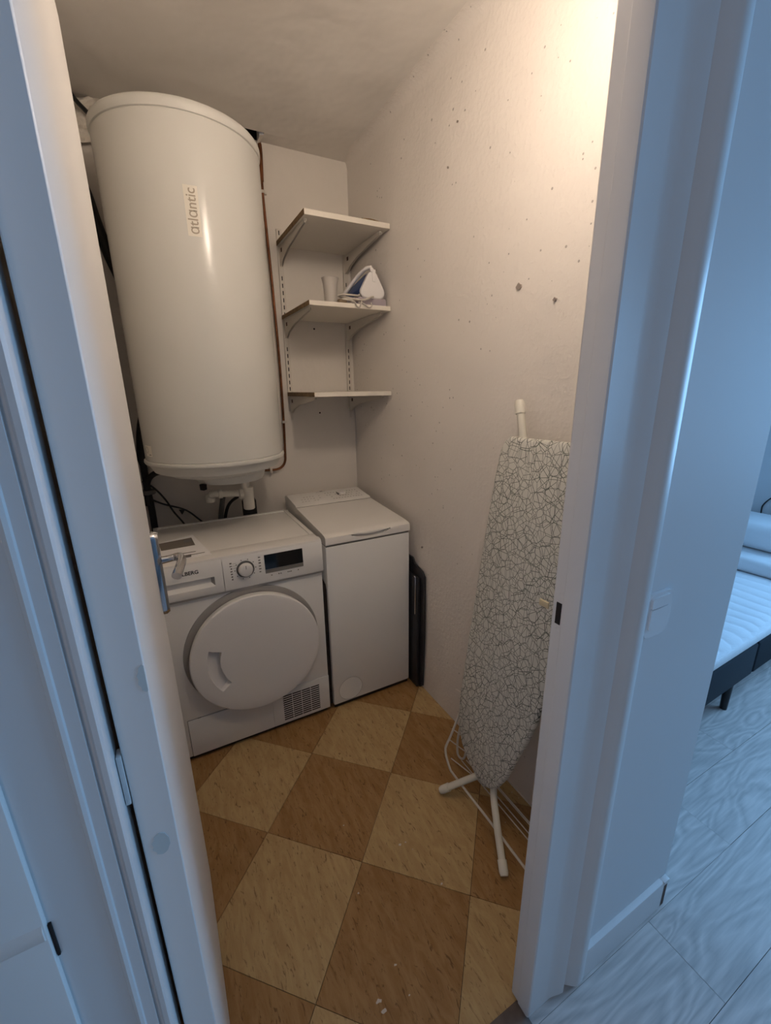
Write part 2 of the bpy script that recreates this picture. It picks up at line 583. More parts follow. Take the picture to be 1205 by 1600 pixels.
obj('hole_back', box(B(), hx0, hx1, -0.004, -0.001, HC + 0.002, HC + 0.15), M['gapDark'], ce)  # dark plate added for the shade inside the hole
bm = B(); prism(bm, [(hx1 - 0.016, -0.075), (hx1 - 0.001, -0.085), (hx1 - 0.001, -0.002), (hx1 - 0.010, -0.002)], HC - 0.012, HC + 0.03)
obj('broken_plaster', bm, M['plaster'], ce)
bm = B(); box(bm, XL - 0.1, 0.11, YF1, 0.1, HC + 0.17, HC + 0.25)
struct('ceiling_slab', bm, M['hall'])
# hall / bedroom shell
bm = B(); box(bm, 0.11, XE + 0.1, YF1, 0.3, HC - 0.0, HC + 0.10)
box(bm, -1.9, XE + 0.1, -4.1, YF1, HC - 0.0, HC + 0.10)
hc_ = struct('ceiling_hall', bm, M['hall'])
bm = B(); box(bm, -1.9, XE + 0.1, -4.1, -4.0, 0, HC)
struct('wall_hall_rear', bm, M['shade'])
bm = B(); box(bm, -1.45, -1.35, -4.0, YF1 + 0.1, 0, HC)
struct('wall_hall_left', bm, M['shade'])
bm = B()   # end wall with window opening y -3.05..-1.65, z .75..2.15
wy0, wy1, wz0, wz1 = -3.10, -1.60, 0.75, 2.15
box(bm, XE, XE + 0.1, -4.0, wy0, 0, HC); box(bm, XE, XE + 0.1, wy1, 0.3, 0, HC)
box(bm, XE, XE + 0.1, wy0, wy1, 0, wz0); box(bm, XE, XE + 0.1, wy0, wy1, wz1, HC)
struct('wall_bedroom_end', bm, M['hall'], 'pale bedroom wall behind the head of the bed')
bm = B()
for a in ((wy0, wy0 + 0.05, wz0, wz1), (wy1 - 0.05, wy1, wz0, wz1), (wy0, wy1, wz0, wz0 + 0.05), (wy0, wy1, wz1 - 0.05, wz1), (-2.375, -2.325, wz0, wz1)):
    box(bm, XE + 0.0, XE + 0.05, *a)
struct('window_1', bm, M['trim'], 'white window frame of the bedroom')
bm = B(); box(bm, 0.11, XE, 0.2, 0.3, 0, HC)
struct('wall_bedroom_back', bm, M['hall'])

# ------------------------------------------------------------------ closet floor tiles
bm = B(); box(bm, XL, 0.0, YF0 - 0.02, 0.0, -0.03, -0.0035)
fl = struct('floor', bm, M['grout'], 'checkered closet floor of yellowish and brown lino tiles')
TA, TX, TY, TS = -0.771956, -0.611088, -0.843847, 1 / 3
def clip(poly, nx_, ny_, c):
    out = []
    for i in range(len(poly)):
        a, b = poly[i], poly[(i + 1) % len(poly)]
        da, db = nx_ * a[0] + ny_ * a[1] - c, nx_ * b[0] + ny_ * b[1] - c
        if da >= 0: out.append(a)
        if (da > 0) != (db > 0):
            t = da / (da - db)
            out.append((a[0] + (b[0] - a[0]) * t, a[1] + (b[1] - a[1]) * t))
    return out
ca, sa = math.cos(TA), math.sin(TA)
full = {}
for i in range(-6, 7):
    for j in range(-6, 8):
        def uv(u, v): return (TX + TS * (u * ca + v * sa), TY + TS * (u * sa - v * ca))
        e = 0.0016 / TS / 2
        q4 = [uv(i + e, j + e), uv(i + 1 - e, j + e), uv(i + 1 - e, j + 1 - e), uv(i + e, j + 1 - e)]
        poly = q4
        for n_ in ((1, 0, XL), (-1, 0, 0.0), (0, -1, 0.0), (0, 1, YF0 - 0.015)):
            poly = clip(poly, *n_)
            if len(poly) < 3: break
        if len(poly) < 3: continue
        ar = 0.5 * abs(sum(poly[k][0] * poly[(k + 1) % len(poly)][1] - poly[(k + 1) % len(poly)][0] * poly[k][1] for k in range(len(poly))))
        if ar < 0.0004: continue
        dark = (i + j) % 2 == 0
        m_ = M['tileD'] if dark else M['tileL']
        whole = ar > TS * TS * 0.98
        c0 = uv(i + 0.5, j + 0.5)
        if whole and dark in full:
            o = full[dark].copy()
            C.objects.link(o)
        else:
            bm = B()
            prism(bm, [(p[0] - c0[0], p[1] - c0[1]) for p in poly], -0.0035, 0.0, 'z')
            o = obj('tile', bm, m_, fl, smooth=False)
            if whole: full[dark] = o
        o.location = (c0[0], c0[1], random.uniform(-0.0004, 0.0002))
# white paint flecks on the tiles
bm = B()
rng = random.Random(11)
for px, py, s in ((625, 1320, 13), (634, 1316, 8), (645, 1327, 5), (690, 1381, 9), (560, 1396, 8), (618, 1508, 9), (537, 1290, 7), (592, 1565, 16), (600, 1580, 14),
                  (640, 1555, 7), (800, 1238, 4), (811, 1247, 4), (794, 1262, 3), (812, 1233, 3), (790, 1285, 3)):
    c0 = at(px, py, 2, 0.0)
    k = 0.00055 * s
    pts = [(c0.x + k * rng.uniform(0.5, 1.0) * math.cos(a + rng.uniform(-.3, .3)), c0.y + k * 0.7 * rng.uniform(0.3, 1.0) * math.sin(a)) for a in [2 * PI * t / 7 for t in range(7)]]
    prism(bm, pts, 0.0003, 0.0009, 'z')
pf = obj('paint_flecks', bm, M['fleck'], fl)
pf['kind'] = 'stuff'; pf['label'] = 'small white paint drips on the tiles'
# threshold strip under the door
bm = B(); box(bm, XL0, -0.405, -1.842, YF0 - 0.013, -0.02, 0.003, 0.001)
struct('trim_threshold', bm, M['threshold'], 'worn brown threshold strip in the doorway')

# ------------------------------------------------------------------ hall floor planks
bm = B(); box(bm, -1.45, XE, -4.0, 0.2, -0.05, -0.012)
fh = struct('floor_hall', bm, M['subfloor'], 'pale grey oak laminate planks of the hall and bedroom')
PW, PL = 0.185, 1.28
row = 0
y = -1.829 + PW * 0
plank_full = None
yy = -1.829 - PW * 7
while yy < 0.2:
    k = int(round((yy + 1.829) / PW))
    x = 0.456 + (0.43 * k % PL) - 3 * PL
    while x < XE:
        xa, xb = max(x, -1.35), min(x + PL, XE)
        ya, yb = yy, min(yy + PW, 0.2)
        if yb > YF1 + 0.0:
            xa = max(xa, 0.11 if ya > YF1 - 0.005 else xa)
        if xb - xa > 0.02:
            if ya <= YF1 <= yb and xa < 0.11:     # plank passing beside the partition
                if xb > 0.11:
                    bm = B(); prism(bm, [(xa - x, 0), (xb - x, 0), (xb - x, yb - ya), (0.11 - x, yb - ya), (0.11 - x, YF1 - ya), (xa - x, YF1 - ya)], -0.012, 0.0)
                else:
                    bm = B(); prism(bm, [(xa - x, 0), (xb - x, 0), (xb - x, YF1 - ya), (xa - x, YF1 - ya)], -0.012, 0.0)
                o = obj('plank', bm, M['lam'], fh, smooth=False)
            elif xb - xa > PL - 1e-4 and yb - ya > PW - 1e-4 and plank_full:
                o = plank_full.copy(); C.objects.link(o)
            else:
                bm = B(); box(bm, xa - x + 0.0006, xb - x - 0.0006, 0.0006, yb - ya - 0.0006, -0.012, 0.0)
                o = obj('plank', bm, M['lam'], fh, smooth=False)
                if xb - xa > PL - 1e-4: plank_full = o
            o.location = (x, yy, 0)
        x += PL
    yy += PW

# ------------------------------------------------------------------ door frame (right jamb with moulded casing)
prof = [(-0.400, -1.760), (-0.409, -1.760), (-0.411, -1.763), (-0.411, -1.782), (-0.4130, -1.784), (-0.4130, -1.809), (-0.4115, -1.8125), (-0.408, -1.8140),
        (-0.356, -1.8120), (-0.345, -1.8125), (-0.330, -1.8155), (-0.314, -1.8200), (-0.304, -1.8215), (-0.2995, -1.8190), (-0.298, -1.8115), (-0.2925, -1.8115),
        (-0.288, -1.8145), (-0.276, -1.824), (-0.268, -1.8290), (-0.262, -1.8305), (-0.246, -1.8295), (-0.238, -1.826), (-0.236, -1.8105), (-0.36, -1.805), (-0.40, -1.80)]
bm = B(); prism(bm, prof, 0.012, HEAD + 0.10, 'z')
t1 = struct('trim_1', bm, M['trim'], 'white moulded casing and jamb on the right of the closet doorway', angle=25)
# strike hole and screw marks
bm = B(); box(bm, -0.4125, -0.405, -1.7795, -1.7695, 1.022, 1.062)
sh = obj('strike_hole', bm, M['gapDark'], t1); sh['label'] = 'dark latch hole in the white jamb'
for z in (1.077, 1.012):
    bm = B(); lathe(bm, [(0.0035, 0), (0.0045, 0.0006), (0.001, 0.0012)], n=14, mtx=Matrix.Translation((-0.411, -1.776, z)) @ Matrix.Rotation(-PI / 2, 4, 'Y'))
    obj('screw_head', bm, M['trim'], t1)
# left jamb, mirrored profile
pl_ = [(-1.074, -1.763), (-1.0615, -1.765), (-1.0612, -1.8065), (-1.0635, -1.8095), (-1.068, -1.8095), (-1.0705, -1.8055), (-1.081, -1.8050), (-1.0830, -1.807),
       (-1.0855, -1.8125), (-1.0885, -1.8140), (-1.0915, -1.8125), (-1.0935, -1.8080), (-1.134, -1.8075), (-1.134, -1.795), (-1.10, -1.79), (-1.074, -1.79)]
bm = B(); prism(bm, pl_, 0.012, HEAD + 0.10, 'z')
struct('trim_2', bm, M['trim'], 'white moulded casing on the hinge side of the closet doorway', angle=25)
# head
bm = B(); box(bm, -1.0785, -0.405, -1.8085, -1.763, HEAD - 0.005, HEAD + 0.03, 0.002)
box(bm, -1.0785, -0.405, -1.826, -1.8085, HEAD + 0.01, HEAD + 0.10, 0.004)
struct('trim_3', bm, M['trim'], 'door frame head')
# baseboard on the hall wall
bm = B(); prism(bm, [(-1.810, 0.002), (-1.824, 0.002), (-1.824, 0.092), (-1.8225, 0.098), (-1.819, 0.1), (-1.810, 0.1)], -0.236, 0.082, 'x')
bb = struct('baseboard_hall', bm, M['trim'], 'white baseboard on the short hall wall')
bm = B(); box(bm, 0.082, 0.102, -1.8225, -1.8105, 0.002, 0.088)
o = obj('raw_end', bm, M['brownEnd'], bb); o['label'] = 'raw brown cut end'
obj('end_cap', box(B(), 0.080, 0.105, -1.8245, -1.8105, 0.088, 0.1005, 0.001), M['trim'], bb)

# ------------------------------------------------------------------ closed neighbouring door at far left
bm = B()
box(bm, -1.35, -1.1375, -1.818, -1.8085, 0.01, 2.05, 0.001)
dz = 0.925
prism(bm, [(-1.818, dz - 0.010), (-1.8205, dz - 0.006), (-1.8205, dz + 0.005), (-1.818, dz + 0.010)], -1.35, -1.139, 'x')
d2 = struct('door_2', bm, M['door'], 'closed flat door at the far left edge')
bm = B(); box(bm, -1.1368, -1.1346, -1.8125, -1.8090, 0.882, 0.926)
o = obj('latch_gap', bm, M['gapDark'], d2); o['label'] = 'black latch gap at the door edge'

# ------------------------------------------------------------------ the open closet door
bm = B()
dx0, dx1, dy0, dy1 = -1.0555, -1.0205, -1.782, -1.128
box(bm, dx0, dx1, dy0, dy1, 0.012, 2.04, 0.0015, 1)
d1 = struct('door_1', bm, M['door'], 'white closet door standing open at the left')
ROTD = Matrix.Translation((dx0, dy0, 0)) @ Matrix.Rotation(math.radians(0.57), 4, 'Z') @ Matrix.Translation((-dx0, -dy0, 0))
d1.matrix_world = ROTD
# lever handle: plate, neck, grip
bm = B()
pz0, pz1, pyc = 0.905, 1.112, -1.158
n = 14
pts = []
for i in range(n + 1):
    a = PI * i / n
    pts.append((pyc + 0.019 * math.cos(a), pz1 - 0.019 + 0.019 * math.sin(a)))
for i in range(n + 1):
    a = PI + PI * i / n
    pts.append((pyc + 0.019 * math.cos(a), pz0 + 0.019 + 0.019 * math.sin(a)))
A = [bm.verts.new((dx1, p[0], p[1])) for p in pts]
A2 = [bm.verts.new((dx1 + 0.008, p[0], p[1])) for p in pts]
A3 = [bm.verts.new((dx1 + 0.0150, pyc + (p[0] - pyc) * 0.72, 1.0085 + (p[1] - 1.0085) * 0.965)) for p in pts]
N_ = len(pts)
for X, Y in ((A, A2), (A2, A3)):
    for i in range(N_):
        bm.faces.new((X[i], X[(i + 1) % N_], Y[(i + 1) % N_], Y[i]))
bm.faces.new(A3); bm.faces.new(A[::-1])
hd = obj('handle', bm, M['chrome'], d1); hd['label'] = 'chrome lever handle on a long plate'
hd.matrix_parent_inverse = Matrix()
lz = 1.040
bm = B(); tube(bm, [(dx1 + 0.006, pyc, lz), (dx1 + 0.014, pyc, lz), (dx1 + 0.030, pyc, lz + 0.001), (dx1 + 0.043, pyc - 0.001, lz + 0.003), (dx1 + 0.052, pyc - 0.008, lz + 0.004),
                    (dx1 + 0.056, pyc - 0.022, lz + 0.001), (dx1 + 0.050, pyc - 0.045, lz - 0.006), (dx1 + 0.040, pyc - 0.074, lz - 0.016)], 0.008, 14,
                rad=lambda t: 0.0112 - 0.0030 * math.sin(min(1, t * 1.6) * PI) if t < 0.6 else 0.0098 + 0.002 * (t - 0.6))
o = obj('lever', bm, M['chrome'], hd); o.matrix_parent_inverse = Matrix()
# painted-over hinge between the jamb and the door edge
bm = B(); box(bm, -1.0608, -1.0560, -1.784, -1.770, 1.000, 1.062, 0.0008)
o = obj('hinge', bm, M['trim'], d1); o.matrix_parent_inverse = Matrix()
pm = mat('bare_chipped_paint', (0.60, 0.66, 0.67), 0.6)
for (px, py, s, sy) in ((252, 1318, 0.0085, 1.8), (226, 1060, 0.006, 2.6)):
    bm = B()
    c0 = at(px, py, 1, dy0 - 0.0004)
    pts = [(c0.x + s * math.cos(2 * PI * i / 20) * (1 + 0.12 * math.sin(3 * i)), c0.z + s * sy * math.sin(2 * PI * i / 20)) for i in range(20)]
    pts = [(min(p[0], dx1 - 0.001), p[1]) for p in pts]
    prism(bm, pts, dy0 - 0.0008, dy0 + 0.001, 'y')
    o = obj('paint_patch', bm, pm, d1); o.matrix_parent_inverse = Matrix()

# ------------------------------------------------------------------ water heater
hx, hy, hr = -0.7735, -0.329, 0.2635
wh = thing('water_heater', 'large white cylindrical water heater hung high on the back wall above the dryer', 'water heater', (hx, hy, 1.05))
bm = B(); lathe(bm, [(hr - 0.003, 1.1665), (hr, 1.170), (hr, 1.172), (hr, 1.175), (hr, 2.200), (hr, 2.204), (hr, 2.206), (hr - 0.003, 2.211)], hx, hy, 96)
obj('tank', bm, M['enamel'], wh)
bm = B(); lathe(bm, [(hr - 0.01, 2.208), (hr + 0.0015, 2.212), (hr + 0.003, 2.216), (hr + 0.0045, 2.226), (hr + 0.004, 2.236), (hr - 0.002, 2.243), (hr - 0.02, 2.252), (0.10, 2.275), (0.01, 2.28)], hx, hy, 96)
obj('top_cap', bm, M['enamelCap'], wh)
bm = B(); lathe(bm, [(0.11, 1.090), (0.178, 1.094), (0.188, 1.097), (0.200, 1.110), (0.208, 1.113), (0.232, 1.114), (0.240, 1.117), (0.256, 1.146), (0.260, 1.1495), (hr + 0.004, 1.152), (hr + 0.0065, 1.158), (hr + 0.0055, 1.165), (hr - 0.002, 1.167), (hr - 0.004, 1.171)], hx, hy, 96)
obj('bottom_cap', bm, M['enamelCap'], wh)
bm = B(); lathe(bm, [(0.118, 1.052), (0.132, 1.054), (0.137, 1.062), (0.146, 1.092)], hx + 0.045, hy + 0.02, 48)
obj('thermostat_cover', bm, M['enamelCap'], wh)
bm = B(); lathe(bm, [(0.002, 1.030), (0.013, 1.034), (0.014, 1.056)], hx - 0.075, hy - 0.055, 20)
obj('inlet_nut', bm, M['gapDark'], wh)
# wall brackets behind the tank
for z in (1.35, 2.05):
    bm = B(); box(bm, hx - 0.12, hx + 0.12, hy + hr - 0.02, -0.003, z - 0.02, z + 0.02)
    obj('wall_bracket', bm, M['steel'], wh)
# label with lettering read bottom to top
def on_tank(sx, z, off):
    """sx = arc metres to the right of the label centre"""
    a = math.asin((-0.7865 - hx) / hr) + sx / hr
    r = hr + off
    return (hx + r * math.sin(a), hy - r * math.cos(a), z)
bm = B()
g = [[bm.verts.new(on_tank(-0.0205 + 0.041 * i / 6, 1.8845 + 0.1375 * j, 0.0006)) for j in range(2)] for i in range(7)]
for i in range(6):
    bm.faces.new((g[i][0], g[i + 1][0], g[i + 1][1], g[i][1]))
lb = obj('label', bm, M['logoPlate'], wh); lb['label'] = 'cream strip label with vertical grey lettering'
bm = text_bm('\u0251tl\u0251ntic', 0.034, bold=0.0003)
xs = [v.co.x for v in bm.verts]; sc_ = 0.124 / (max(xs) - min(xs)); cxs = (max(xs) + min(xs)) / 2
xform(bm, lambda c: on_tank(-c.y * 1.22 - 0.000, 1.953 + (c.x - cxs) * sc_, 0.0012))
obj('lettering', bm, M['logoInk'], lb, smooth=False)
# small sticker low on the left of the tank
bm = B()
c0 = at(232, 712, 1, hy - 0.12)
def on_tank2(sx, z, off, a0=-1.20):
    a = a0 + sx / hr; r = hr + off
    return (hx + r * math.sin(a), hy - r * math.cos(a), z)
g = [[bm.verts.new(on_tank2(-0.026 + 0.052 * i / 4, 1.188 + 0.040 * j, 0.0006)) for j in range(2)] for i in range(5)]
for i in range(4):
    bm.faces.new((g[i][0], g[i + 1][0], g[i + 1][1], g[i][1]))
st = obj('sticker', bm, M['logoPlate'], wh)
bm = B()
for k in range(10):
    a = 2 * PI * k / 10
    for rr in (0.012, 0.008):
        p = [on_tank2(-0.010 + rr * math.cos(a + d), 1.212 + rr * math.sin(a + d), 0.0011) for d in (0, 0.5)]
        p2 = [on_tank2(-0.010 + (rr + .0012) * math.cos(a + d), 1.212 + (rr + .0012) * math.sin(a + d), 0.0011) for d in (0, 0.5)]
        bm.faces.new([bm.verts.new(v) for v in (p[0], p[1], p2[1], p2[0])])
for (a0, a1, z0, z1) in ((0.004, 0.020, 1.193, 1.196),):
    bm.faces.new([bm.verts.new(on_tank2(a, z, 0.0011)) for a, z in ((a0, z0), (a1, z0), (a1, z1), (a0, z1))])
obj('sticker_print', bm, M['print_'], st)

# ------------------------------------------------------------------ pipes
cp = thing('copper_pipe', 'thin brown copper pipe running down the back wall beside the water heater', 'pipe', (-0.412, -0.02, 1.03))
P = [(-0.414, -0.012, 2.47), (-0.414, -0.016, 2.38), (-0.420, -0.02, 2.25), (-0.410, -0.02, 1.90), (-0.404, -0.02, 1.57), (-0.406, -0.02, 1.30), (-0.411, -0.02, 1.12), (-0.417, -0.022, 1.058),
     (-0.445, -0.024, 1.028), (-0.490, -0.026, 1.022), (-0.560, -0.05, 1.030), (-0.62, -0.12, 1.05)]
bm = B(); tube(bm, P, 0.0062, 12)
obj('pipe', bm, M['copper'], cp)
bm = B(); tube(bm, [(-0.4145, -0.014, 2.44), (-0.4145, -0.016, 2.40), (-0.4195, -0.02, 2.30)], 0.0085, 12)
obj('sleeve', bm, M['copper'], cp)
for z, xx in ((2.255, -0.4205), (1.255, -0.408)):
    bm = B(); lathe(bm, [(0.0065, 0), (0.0095, 0.001), (0.0095, 0.011), (0.0065, 0.012)], n=16, mtx=Matrix.Translation((xx, -0.02, z)))
    box(bm, xx + 0.006, xx + 0.020, -0.016, -0.0002, z + 0.001, z + 0.010, 0.001)
    obj('clip', bm, M['steel'], cp)
bm = B(); box(bm, -0.500, -0.488, -0.036, -0.0002, 1.008, 1.038, 0.002)
obj('clip', bm, M['steel'], cp)

# white safety-group siphon under the heater
sp = thing('drain_siphon', 'white plastic drain siphon with an elbow below the water heater', 'siphon', (-0.645, -0.2, 0.88))
bm = B(); lathe(bm, [(0.022, 0.880), (0.0255, 0.884), (0.0260, 0.975), (0.0255, 0.985)], -0.648, -0.2, 32)
obj('body', bm, M['pvc'], sp)
bm = B(); lathe(bm, [(0.0185, 0.98), (0.0195, 1.0515)], -0.656, -0.2, 28)
obj('neck', bm, M['pvc'], sp)
bm = B()
RX = Matrix.Rotation(-PI / 2, 4, 'Y')
lathe(bm, [(0.018, 0.0), (0.026, 0.002), (0.026, 0.018), (0.019, 0.022)], n=10, mtx=Matrix.Translation((-0.668, -0.2, 0.958)) @ RX)
obj('nut', bm, M['pvc'], sp)
bm = B()
lathe(bm, [(0.017, 0.0), (0.022, 0.001), (0.022, 0.016), (0.016, 0.017)], n=10, mtx=Matrix.Translation((-0.760, -0.2, 0.968)) @ RX)
obj('nut', bm, M['pvc'], sp)
bm = B(); tube(bm, [(-0.670, -0.2, 0.958), (-0.720, -0.2, 0.963), (-0.780, -0.2, 0.969), (-0.803, -0.2, 0.969), (-0.812, -0.196, 0.955), (-0.812, -0.192, 0.938)], 0.0155, 16,
             rad=lambda t: 0.0155 + (0.005 if t > 0.72 else 0))
obj('elbow', bm, M['pvc'], sp)
tag(obj('grey_hose', tube(B(), [at(349, 772, 1, -0.15), at(347, 790, 1, -0.13), at(345, 812, 1, -0.10), at(344, 850, 1, -0.10)], 0.012, 12), M['greyhose']),
    'short grey hose dropping behind the dryer under the siphon elbow', 'hose')
tag(obj('black_hose', tube(B(), [at(392, 770, 1, -0.16), at(372, 776, 1, -0.13), at(356, 792, 1, -0.10), at(349, 830, 1, -0.08)], 0.0075, 10), M['rubber']),
    'black curved hose bending down behind the dryer beside the white siphon', 'hose')
tag(obj('black_fitting', lathe(B(), [(0.026, 0.72), (0.034, 0.80), (0.034, 0.90), (0.022, 0.925)], -0.635, -0.125, 20), M['rubber']),
    'stubby black drain fitting standing behind the white siphon', 'fitting')

# cables and black insulated hoses at the left of the heater
tag(obj('insulated_pipe', tube(B(), [at(98, 235, 1, -0.04), at(130, 292, 1, -0.04), at(149, 345, 1, -0.04), at(172, 402, 1, -0.04), at(215, 500, 1, -0.03), at(232, 600, 1, -0.03), at(222, 665, 1, -0.03), at(222, 710, 1, -0.035),
                                      at(230, 762, 1, -0.04), at(238, 800, 1, -0.04), at(246, 850, 1, -0.04)], 0.020, 14, rad=lambda t: 0.021 if t < 0.72 else 0.015), M['rubber']),
    'thick black insulated pipe running down behind the left side of the water heater', 'pipe')
tag(obj('insulated_elbow', tube(B(), [at(232, 790, 1, -0.06), at(230, 757, 1, -0.06), at(240, 741, 1, -0.08), at(262, 736, 1, -0.12), at(290, 733, 1, -0.16)], 0.0125, 12), M['rubber']),
    'black pipe elbow curving from the heater underside to the left corner', 'pipe')
tag(obj('pipe_clamp', lathe(B(), [(0.026, 0), (0.031, 0.002), (0.031, 0.018), (0.026, 0.02)], n=14, mtx=Matrix.Translation(at(232, 772, 1, -0.045))), M['greyhose']),
    'dull grey pipe clamp around the black pipe at the left corner', 'clamp')
tag(obj('power_cable', tube(B(), [at(222, 752, 1, -0.05), at(240, 762, 1, -0.05), at(258, 780, 1, -0.04), at(272, 800, 1, -0.04), at(286, 816, 1, -0.04), at(296, 830, 1, -0.05)], 0.0042, 8), M['cable']),
    'dark grey cable slanting steeply down from the left corner to the dryer back', 'cable')
tag(obj('power_cable', tube(B(), [at(222, 772, 1, -0.05), at(236, 780, 1, -0.05), at(257, 788, 1, -0.035), at(282, 794, 1, -0.035), at(296, 800, 1, -0.035), at(312, 812, 1, -0.04), at(326, 822, 1, -0.05)], 0.0042, 8), M['cable']),
    'dark cable with a small tie crossing the other one above the dryer', 'cable')
bm = B()
c0 = at(284, 797, 1, -0.035)
prism(bm, [(c0.x - 0.012, c0.z + 0.004), (c0.x + 0.014, c0.z), (c0.x - 0.001, c0.z - 0.022)], -0.032, -0.040, 'y')
tag(obj('cable_tie', bm, M['cable']), 'tiny black triangular tag tied on the flatter dark cable', 'tag')
# crumpled wrap and black strap at the top left corner
bm = B()
rng = random.Random(5)
def wrapv(i, j):
    u, v = i / 10, j / 14
    p = at(96 + 62 * u, 148 + 78 * v + 10 * math.sin(3 * u) * (1 - v), 1, -0.012)
    return (p.x, -0.012 - 0.018 * abs(math.sin(9 * v + 2.5 * u)) - rng.uniform(0, 0.008), min(p.z, HC - 0.004))
g = [[bm.verts.new(wrapv(i, j)) for j in range(15)] for i in range(11)]
for i in range(10):
    for j in range(14):
        bm.faces.new((g[i][j], g[i + 1][j], g[i + 1][j + 1], g[i][j + 1]))
o = obj('crumpled_wrap', bm, M['plastic_wrap'])
md = o.modifiers.new('s', 'SOLIDIFY'); md.thickness = 0.002
tag(o, 'crumpled white plastic wrap in the top left corner beside the water heater', 'plastic wrap')
bm = B(); tube(bm, [at(96, 122, 1, -0.05), at(106, 139, 1, -0.05), at(118, 156, 1, -0.052), at(133, 172, 1, -0.052), at(147, 186, 1, -0.052), at(166, 200, 1, -0.05)], 0.010, 8, squash=(1, 0.8))
tag(obj('black_strap', bm, M['rubber']), 'black strap crossing the crumpled wrap in the top left corner', 'strap')

# ------------------------------------------------------------------ tumble dryer
dr = thing('tumble_dryer', 'white front-loading tumble dryer with round door and black display at the left', 'dryer', (-0.76, -0.42, 0))
X0, X1, Yf, Yb, ZT = -1.060, -0.460, -0.655, -0.165, 0.842
bm = B(); box(bm, X0, X1, Yf, Yb, 0.022, ZT - 0.032, 0.004)
obj('cabinet', bm, M['appl'], dr)
# top: slab with raised rim
bm = B(); box(bm, X0, X1, Yf - 0.001, Yb, ZT - 0.031, ZT - 0.006, 0.004)
for a in ((X0 + 0.002, X0 + 0.018, Yf + 0.07, Yb), (X1 - 0.022, X1 - 0.004, Yf + 0.07, Yb), (X0, X1, Yb - 0.014, Yb)):
    box(bm, *a, ZT - 0.010, ZT, 0.003)
box(bm, X0 + 0.001, X1 - 0.001, Yf - 0.008, Yf + 0.075, ZT - 0.028, ZT - 0.003, 0.005)
obj('top', bm, M['applTop'], dr)
# control panel (leans back slightly), in two pieces with a seam
def panel_profile(bm, x0, x1):
    prism(bm, [(Yf + 0.002, 0.703), (Yf - 0.013, 0.703), (Yf - 0.0165, 0.712), (Yf - 0.012, 0.822), (Yf - 0.006, 0.834), (Yf + 0.004, 0.8385), (Yf + 0.03, 0.8385), (Yf + 0.03, 0.703)], x0, x1, 'x')
bm = B(); panel_profile(bm, -0.8405, X1 + 0.001)
pn = obj('control_panel', bm, M['appl'], dr, angle=30)
# drawer front (left) with grip recess: built as bars around the recess
bm = B()
def ypan(z):
    return Yf - 0.0165 + (z - 0.712) / 0.11 * 0.0045
panel_profile(bm, X0 - 0.001, -1.035)
prism(bm, [(Yf + 0.002, 0.770), (ypan(0.770), 0.770), (ypan(0.822), 0.822), (Yf - 0.006, 0.834), (Yf + 0.004, 0.8385), (Yf + 0.03, 0.8385), (Yf + 0.03, 0.770)], -1.035, -0.872, 'x')
prism(bm, [(Yf + 0.002, 0.703), (Yf - 0.013, 0.703), (Yf - 0.0165, 0.712), (Yf - 0.0160, 0.733), (Yf - 0.008, 0.739), (Yf + 0.002, 0.746)], -1.035, -0.872, 'x')
panel_profile(bm, -0.872, -0.8425)
dw = obj('drawer', bm, M['appl'], dr, angle=30)
bm = B(); box(bm, -1.037, -0.870, Yf + 0.002, Yf + 0.006, 0.725, 0.775)
prism(bm, [(-0.872, Yf + 0.003), (-0.872, Yf - 0.014), (-0.886, Yf + 0.003)], 0.737, 0.770, 'z')
o = obj('grip_recess', bm, M['applGrey'], dw)
bm = text_bm('VALBERG', 0.030, bold=0.0007)
xs = [v.co.x for v in bm.verts]; w_ = max(xs) - min(xs)
xr_ = at(309.8, 893, 1, ypan(0.80)); xl_ = at(283.5, 899, 1, ypan(0.80)); zc_ = (xr_.z + xl_.z) / 2; k_ = (xr_.x - xl_.x) * 7.15 / 5 / w_; xmx = max(xs)
xform(bm, lambda c: (xr_.x + (c.x - xmx) * k_, ypan(zc_ + c.y * k_) - 0.0008, zc_ + c.y * k_))
o = obj('lettering', bm, M['printBlack'], dw, smooth=False)
# display
bm = B()
def onpan(x, z, off=0.001):
    return (x, ypan(z) - off, z)
def slab(bm, x0, x1, z0, z1, off=0.0012):
    v = [bm.verts.new(onpan(*p, off)) for p in ((x0, z0), (x1, z0), (x1, z1), (x0, z1))]
    w = [bm.verts.new(onpan(*p, -0.003)) for p in ((x0, z0), (x1, z0), (x1, z1), (x0, z1))]
    bm.faces.new(v); bm.faces.new(w[::-1])
    for i in range(4):
        bm.faces.new((v[i], w[i], w[(i + 1) % 4], v[(i + 1) % 4]))
slab(bm, -0.690, -0.541, 0.7575, 0.8165, 0.0016)
ds = obj('display', bm, M['display'], pn, smooth=False); ds['label'] = 'black rectangular display'
bm = B(); slab(bm, -0.690, -0.541, 0.742, 0.7560, 0.0014)
obj('button_strip', bm, M['greyband'], pn, smooth=False)
bm = B()
rng = random.Random(2)
for i in range(7):
    slab(bm, -0.815 + rng.uniform(-.002, .001), -0.8085, 0.742 + i * 0.0105, 0.7455 + i * 0.0105 + rng.uniform(0, .002), 0.0007)
    if i < 6: slab(bm, -0.7125, -0.705 + rng.uniform(-.001, .002), 0.752 + i * 0.0115, 0.7555 + i * 0.0115 + rng.uniform(0, .002), 0.0007)
for i in range(3):
    slab(bm, -0.806, -0.792, 0.7865 + i * 0.009, 0.7872 + i * 0.009, 0.0006)
for x_ in (-0.668, -0.640, -0.632, -0.604, -0.598, -0.592, -0.563):
    slab(bm, x_ - 0.0022, x_ + 0.0022, 0.729, 0.733, 0.0006)
